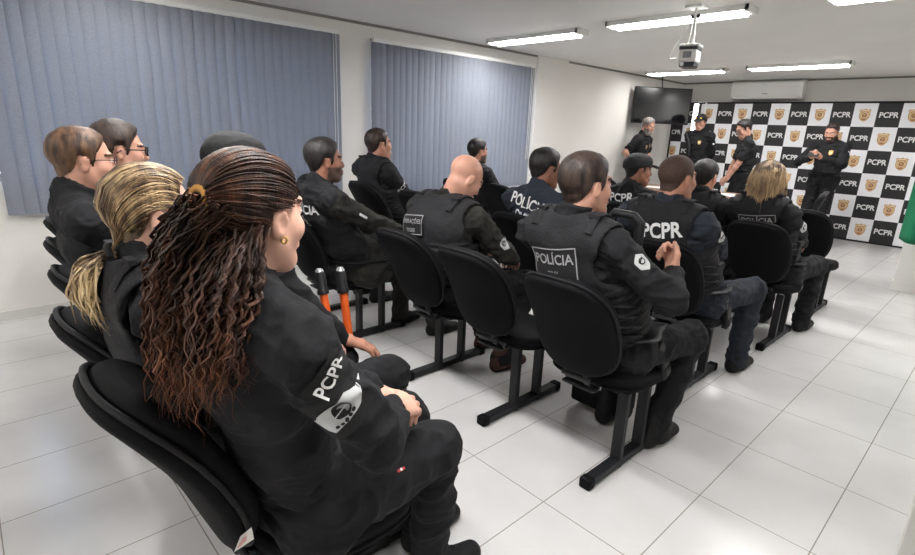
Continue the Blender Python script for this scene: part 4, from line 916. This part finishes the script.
# second row
o = person('man with short dark hair raising a fist, POLÍCIA panel on his vest', (-1.12, 2.05), headw=(-1.2, 1.83, 1.258), yaw=-20, pitch=2, hs=1.03, skin='skin_pink', hair='short', hcol='h_dark', vest=True, bulk=1.1, seed=11.3, hb=.0055, hc=.0065, bow=.03,
           hands=[((.2, .05, .915), (-.35, .55, .75), (.55, .75, -.2), (1.15, 1.2, 1.2, 1.2)), ((-.12, .3, .68), (.3, .9, -.2), (-.1, .2, 1), .4)], elbow=((1, -.35, -.7), (-1, -.3, -.5)), knees=[(.19, .40, .54), (-.15, .42, .54)], feet=[(.15, .22, .09), (-.12, .25, .09)], holster=(1, .12, -.02, 20), shw=.195,
           decals=[panel(back_at(.065, 0, -.035), 'POLÍCIA', 'CIVIL', .23, .135, .056, .03), badge(arm_at(0, .34, 12), .05, .075)])
v = o
mb = MB(); c, n, ax = back_at(.09)(o); P = []
for a in np.linspace(0, PI, 13): P.append(c - n * (.075 - .028 * math.sin(a)) + o['side'] * .075 * math.cos(a) + ax * .045 * math.sin(a) - o['base'])
mb.tube(P, .011, 8, flat=.6); mb.build('drag_handle', M['vest'], o['vest'], smooth=True)
o = person('heavy bald man bowing his head, OPERAÇÕES panel on his vest', (-2.2, 2.1), headw=(-2.2, 2.12, 1.185), yaw=-14, pitch=-34, hs=1.08, skin='skin_pink', hair='bald', vest=True, bulk=1.33, belly=.05, seed=13.3, top='camo', hb=.006, hc=.007, bow=.08, shw=.215, shoecol='brownshoe', nbo=(-.05, 0, .0), hip=(-.06, -.02, .545),
           hands=[((.12, .34, .68), (-.45, .8, -.3), (.3, .2, 1), .5), ((-.1, .36, .68), (.5, .8, -.3), (-.1, .2, 1), .5)], elbow=((1, -.1, -.6), (-1, -.3, -.5)), feet=[(.2, .2, .09), (-.1, .35, .09)], knees=[(.2, .42, .54), (-.2, .42, .54)],
           decals=[panel(back_at(.0, -.08, -.045), 'OPERAÇÕES', 'TIGRE', .2, .12, .034, .03), badge(arm_at(0, .72, -8), .06, .08)])
for s in (1, -1):
    c, n, ax = back_at(-.1, 0, s * .13)(o); mb = MB(); mb.box(c - n * .07 - o['base'], (.07, .06, .14), None, 0, .012); mb.box(c - n * .06 + ax * .06 - o['base'], (.075, .06, .04), None, 0, .01); mb.build('pouch', M['vest'], o['vest'])
o = person('bearded young man in black and dark camouflage looking right', (-2.9, 1.86), headw=(-2.87, 1.6, 1.242), yaw=-14, pitch=0, hs=1.03, skin='skin_brown', hair='short', hcol='h_black', beard='stubble', top='jersey', sleevecol='camo', legs='camo', seed=15.1, hb=.006, bow=.05, holster=(1, .16, .0, 40), bulk=1.05,
           hands=[((.16, .42, .69), (-.3, .9, -.2), (.2, .2, 1), .4), ((-.1, .36, .66), (.5, .8, -.3), (-.1, .2, 1), .5)], feet=[(.2, .5, .09), (-.12, .42, .09)],
           decals=[dict(on='shirt', at=back_at(.08, 0, -.05), layers=[(lab('POLÍCIA', .075, .02, 1.1), .01, 0), (lab('CIVIL', .06, .02, 1, -.08), .01, 0)], mats=[M['white_ink']]),
                   dict(on='shirt', at=arm_at(0, .6, 5), layers=[(gridrect(.06, .07, 4, 4), .004, 0), (gridrect(.014, .06, 2, 4), .006, 1)], mats=[M['patch'], M['white_ink']], name='arm_badge')])
o = person('person in a black hooded jacket hidden behind the bearded young man', (-3.68, 2.0), headw=(-3.5, 1.93, 1.18), yaw=-14, skin='skin_tan', hair='short', hcol='h_black', seed=16.2, bow=.05)
mb = MB(); P = []
for a in np.linspace(0, 2 * PI, 25): P.append(o['NB'] + V(.1 * math.cos(a), .09 * math.sin(a) - .02, .02 + .02 * math.cos(a * 2)) - o['base'])
mb.tube(P, .035, 10, cap=False); mb.build('hood', M['black'], o['shirt'], smooth=True)
# third row
o = person('man with buzzed hair, white PCPR letters on the back of his vest', (-1.22, 3.08), headw=(-1.29, 2.83, 1.242), yaw=-16, pitch=0, hs=1.05, skin='skin_tan', hair='buzz', hcol='h_buzz', vest=True, legs='navy', top='navy', bulk=1.12, seed=18.9, hb=.0065, hc=.007, bow=.05, shw=.2,
           hands=[((.05, .24, .75), (-.8, .6, -.1), (.2, .7, .7), .5), ((-.1, .26, .7), (.6, .6, -.2), (-.1, .4, 1), .5)], elbow=((1, -.3, -.6), (-1, -.3, -.5)), knees=[(.19, .47, .55), (-.15, .45, .54)], feet=[(.19, .42, .09), (-.14, .4, .09)], holster=(1, .08, -.04, 20),
           decals=[dict(on='vest', at=back_at(.10, 0, .012), layers=[(lab('PCPR', .108, .03, .86), .005, 0)], mats=[M['white_ink']]), badge(arm_at(0, .38, 8), .055, .085)])
person('man in a slate T-shirt with POLÍCIA CIVIL in white, sunglasses on his head', (-2.22, 3.04), headw=(-2.17, 2.82, 1.222), yaw=-22, pitch=-6, hs=1.04, skin='skin_brown', hair='short', hcol='h_black', top='tee', sleeve='short', seed=21.2, bulk=1.12, shw=.2, bow=.05,
       decals=[dict(on='shirt', at=back_at(.125, .1, .0), layers=[(lab('POLÍCIA', .088, .02, .95), .011, 0), (lab('CIVIL', .07, .02, .95, -.085, -.02), .013, 0)], mats=[M['white_ink']])])
o = person('upright man with cropped hair in a vest before the second blind', (-3.79, 2.82), headw=(-3.79, 2.62, 1.30), yaw=-8, pitch=3, hs=1.06, skin='skin_tan', hair='crew', hcol='h_dark', vest=True, seed=23.2, bulk=1.14, hip=(0, 0, .56), shw=.2,
       decals=[dict(on='shirt', at=arm_at(0, .52, 0, 10), layers=[(lab('PCPR', .052, .02, 1), .009, 0)], mats=[M['white_ink']]), dict(on='vest', at=back_at(-.06), layers=[(lab('POLÍCIA', .05, .02, 1), .005, 0)], mats=[M['white_ink']])])
# fourth row
o = person('woman with loose shoulder-length blonde hair, POLÍCIA panel on her vest', (-1.15, 4.3), headw=(-1.21, 4.05, 1.2), yaw=2, pitch=-2, skin='skin_light', hair=None, hcol='h_bl_a', fem=True, vest=True, seed=25.2, bow=.04, bulk=1.05, knees=[(.18, .46, .54), (-.1, .42, .54)], feet=[(.17, .42, .09), (-.1, .4, .09)], holster=(1, .06, -.02, 10),
       decals=[panel(back_at(.075), 'POLÍCIA', 'CIVIL', .24, .12, .056, .03), badge(arm_at(0, .58, 0), .07, .085)])
T = o['T']; sh = hair_shell(o, 'h_bl_m', t=.012); vx = Vox(o['H'] - .3, o['H'] + .25, .006); vx.ell(T((0, -.03, .02)), V(.088, .1, .098), o['RH'], 0); vx.cap(T((0, -.055, -.02)), T((0, -.075, -.17)), .062, .05, .04, o['side'], 1.5)
vx.ell(T((0, .10, -.08)), V(.1, .1, .15), o['RH'], .02, 'sub'); vx.cap(T((0, -.01, -.08)), T((0, -.01, -.3)), .07, .08, .01, None, 1, 'sub'); v_, f_ = vx.mesh(); f_ = orient(v_, f_); v_ = wrinkle(v_, f_, .008, 3.3, 16); link('hair_bob', mkmesh('hair_bob', v_ - o['base'], f_, M['h_bl_m']), sh)
st = [T(p) for p in ((-.012, .05, .112), (-.02, -.03, .122), (0, -.075, .1), (.02, -.03, .122), (.012, .05, .112))]
locks(o, st, [T(p) for p in ((-.1, -.01, -.19), (-.07, -.09, -.22), (0, -.115, -.23), (.07, -.09, -.22), (.1, -.01, -.19))], [T(p) for p in ((-.1, .0, .03), (-.08, -.085, .02), (0, -.13, .0), (.08, -.085, .02), (.1, .0, .03))], 680, ['h_bl_a', 'h_bl_m', 'h_bl_m'], rng, 'loose_locks', sh, .0036, .0025, 1.5, .007, 16)
person('dark-haired person mostly hidden between the vest man and the blonde woman', (-1.66, 4.25), headw=(-1.66, 4.1, 1.175), yaw=0, pitch=-4, skin='skin_tan', hair='short', hcol='h_black', seed=27.2, vest=True)
o = person('man in a black cap and shirt with PCPR across the shoulders', (-2.17, 4.3), headw=(-2.17, 4.03, 1.185), yaw=-38, pitch=-2, hs=1.06, skin='skin_brown', hair='buzz', hcol='h_black', cap='patch', top='jersey', seed=29.2, bow=.03, bulk=1.08,
       decals=[dict(on='shirt', at=back_at(.14, 0, -.03), layers=[(lab('PCPR', .085, .02, 1.05), .01, 0)], mats=[M['white_ink']])])
person('man with a black beard by the second blind, only head and shoulder in view', (-4.12, 4.25), headw=(-3.93, 3.95, 1.232), yaw=-14, pitch=0, skin='skin_tan', hair='short', hcol='h_black', beard='stubble', seed=31.2)
# standing officers
o = person('grey-haired man in a black polo with hands on hips by the television', (-4.47, 8.25), hd=-84, pose='stand', head=(0, .1, 1.60), yaw=-8, pitch=-18, hs=1.06, skin='skin_pink', hair='crew', hcol='h_grey', beard='h_grey', sleeve='short', top='jersey', seed=33.2, bulk=1.12, shw=.2, hip=(0, 0, .91),
       hands=[((.24, .02, .99), (-.6, .5, -.5), (.6, -.4, .4), .4), ((-.24, .1, 1.0), (.5, .4, -.6), (-.6, .2, .4), .4)], elbow=((1, -.6, 0), (-1, -.5, 0)), holster=(-1, .1, .06, 0),
       decals=[dict(on='shirt', at=chest_at(.07, -.02), layers=[(shield(.05, .07), .006, 0), (disc2(0, 0, .014), .009, 1)], mats=[M['gold'], M['goldlt']], name='badge'), dict(on='shirt', at=chest_at(-.07, .0), layers=[(shield(.05, .07), .006, 0), (disc2(0, 0, .014), .009, 1)], mats=[M['gold'], M['goldlt']], name='badge')])
o = person('standing man in a black cap with yellow marks, hands behind his back', (-3.8, 8.9), hd=172, pose='stand', head=(0, .03, 1.69), yaw=10, pitch=-4, skin='skin_pink', hair='short', hcol='h_dark', cap='patch', seed=35.2, bulk=1.05,
       hands=[((.1, -.16, .95), (-.8, -.1, -.3), (0, -1, 0), .5), ((-.1, -.17, .98), (.8, -.1, -.3), (0, -1, 0), .5)], elbow=((1, -.3, 0), (-1, -.3, 0)),
       decals=[dict(on='shirt', at=chest_at(-.08, .01), layers=[(shield(.05, .07), .006, 0), (disc2(0, 0, .015), .009, 1)], mats=[M['gold'], M['goldlt']], name='badge')] + [dict(on='shirt', at=arm_at(i, .4, -25), layers=[(gridrect(.05, .075, 4, 4), .004, 0), (gridrect(.03, .018, 3, 2), .006, 1)], mats=[M['patch'], M['white_ink']], name='arm_badge') for i in (0, 1)])
T = o['T']; mb = MB()
for s in (1, -1): mb.box(T((s * .04, .108, .066)) - o['base'], (.03, .012, .018), o['RH'], 0, .003)
mb.build('cap_marks', mat('yellow_thread', srgb(214, 186, 70), .6), o['cap'])
mb = MB(); mb.tube([o['SH'][0] + o['fwd'] * .085 + V(0, 0, .06) - o['base'], o['P2'] + o['fwd'] * .165 + o['side'] * .06 - o['base'], o['P1'] + o['fwd'] * .16 + o['side'] * .03 - o['base']], .022, 8, flat=.5); mb.build('sling', M['gun'], o['root'], smooth=True)
o = person('standing man in glasses and short sleeves looking down at the table', (-2.95, 8.6), hd=122, pose='stand', head=(0, .08, 1.6), yaw=18, pitch=-26, hs=1.05, skin='skin_pink', hair='short', hcol='h_black', glasses='thick', sleeve='short', top='jersey', seed=37.2, bulk=1.06,
       hands=[((.2, .16, .86), (-.3, .6, -.7), (.6, 0, .5), .5), ((-.16, .22, .88), (.3, .6, -.7), (-.6, 0, .5), .5)], elbow=((1, -.5, 0), (-1, -.5, 0)), holster=(1, .05, .06, 0),
       decals=[dict(on='shirt', at=chest_at(.08, .02), layers=[(gridrect(.035, .02, 3, 2), .004, 0)], mats=[M['grey_ink']], name='chest_mark')])
o = person('standing bearded man in black long sleeves looking at his phone', (-1.99, 9.05), hd=163, pose='stand', head=(0, .07, 1.595), yaw=12, pitch=-20, skin='skin_pink', hair='crew', hcol='h_dark', beard='stubble', seed=39.2, bulk=1.08, shw=.195,
       hands=[((.1, .27, 1.24), (-.6, .55, .3), (.45, .3, -.7), .8), ((-.07, .29, 1.24), (.6, .55, .3), (-.45, .3, -.7), .8)], elbow=((1, -.3, -.5), (-1, -.3, -.5)), holster=(1, .03, .04, 5), feet=[(.1, .02, .09), (-.1, .0, .09)],
       decals=[dict(on='shirt', at=chest_at(-.08, .02), layers=[(shield(.055, .075), .006, 0), (disc2(0, 0, .016), .009, 1)], mats=[M['gold'], M['goldlt']], name='badge')] + [dict(on='shirt', at=arm_at(i, .35, -20), layers=[(gridrect(.055, .08, 4, 4), .004, 0), (gridrect(.035, .02, 3, 2, ), .006, 1)], mats=[M['patch'], M['white_ink']], name='arm_badge') for i in (0, 1)])
ph = o
t = thing('phone', 'dark phone held in both hands by the standing bearded man', 'phone', tuple((ph['WR'][0] + ph['WR'][1]) / 2 + ph['fwd'] * .075 + V(0, 0, .05))); Rp = rotz(163) @ rotx(35)
MB().box((0, 0, 0), (.075, .009, .15), Rp @ roty(90), 0, .004).build('case', M['gun'], t); MB().box(Rp @ V(0, -.0055, 0), (.145, .001, .068), Rp).build('screen', M['screen'], t)

# bolt cutter standing on the floor and a trolley case behind the vest man's chair
t = thing('bolt_cutter', 'pair of orange tubes with black grips standing upright between the first rows', 'tool', (-1.84, 1.135, 0))
for k, (dx, dy, z) in enumerate(((.0, .0, .86), (-.062, -.064, .85))):
    a = V(dx - .06, dy - .02, z); b = V(dx + .06 + (0 if k == 0 else .06), dy, .12); MB().tube([lerp(a, b, .12), b], .0175, 14).build('handle_tube', M['orange'], t, smooth=True); MB().tube([a, lerp(a, b, .02), lerp(a, b, .1), lerp(a, b, .11), lerp(a, b, .13)], [.017, .023, .021, .026, .025], 14).build('grip', M['gun'], t, smooth=True)
    MB().tube([a + V(0, 0, .012), a], [.012, .019], 12).build('cap', M['alu'], t, smooth=True)
MB().box((.06, .01, .06), (.17, .06, .12), None, 0, .01).build('jaw', M['gun'], t)
t = thing('trolley_case', 'black upright handle with a white mark behind the raised fist', 'case', (-1.305, 2.36, 0))
MB().box((0, 0, .3), (.3, .18, .52), None, 0, .02).build('case_body', M['plastic'], t); mb = MB()
for s in (1, -1): mb.tube([(s * .075, 0, .55), (s * .075, 0, .98)], .014, 8)
mb.build('telescopic_tube', M['gun'], t, smooth=True); MB().tube([(-.085, 0, .93), (-.085, 0, 1.05), (-.06, 0, 1.085), (.05, 0, 1.08), (.085, 0, 1.05), (.085, 0, .93)], .022, 10).build('grip', M['gun'], t, smooth=True); MB().box((-.02, -.02, .985), (.014, .006, .05)).build('white_mark', M['white_pl'], t)
for s in (1, -1): MB().tube([(s * .14, .05, .035), (s * .11, .05, .035)], .035, 12).build('wheel', M['sole'], t, smooth=True)

# ------------------------------------------------------------------ light and camera
w = bpy.data.worlds.new('sky'); SC.world = w; w.use_nodes = True; bg = w.node_tree.nodes['Background']; sk = w.node_tree.nodes.new('ShaderNodeTexSky'); sk.sky_type = 'NISHITA'; sk.sun_elevation = math.radians(50); sk.sun_rotation = math.radians(90); sk.sun_disc = False
w.node_tree.links.new(sk.outputs[0], bg.inputs[0]); bg.inputs[1].default_value = SKY
cam = bpy.data.cameras.new('camera'); co = bpy.data.objects.new('camera', cam); COL.objects.link(co); SC.camera = co; cam.sensor_width = 36; cam.lens = 524.566 * 36 / 915; cam.clip_start = .02
yw, pt, rl = -.8117, .2787, .0395; cy, sy = math.cos(yw), math.sin(yw); fw = V(sy * math.cos(pt), cy * math.cos(pt), -math.sin(pt)); r0 = V(cy, -sy, 0); u0 = np.cross(r0, fw); r = r0 * math.cos(rl) + u0 * math.sin(rl); u = -r0 * math.sin(rl) + u0 * math.cos(rl)
co.matrix_world = Matrix(((r[0], u[0], -fw[0], 0), (r[1], u[1], -fw[1], 0), (r[2], u[2], -fw[2], 1.462), (0, 0, 0, 1)))
vs = SC.view_settings; vs.view_transform = 'Standard'; vs.look = 'None'; vs.gamma = 1; vs.use_curve_mapping = False; vs.exposure = EXPO
SC.cycles.use_denoising = True; SC.cycles.max_bounces = 8
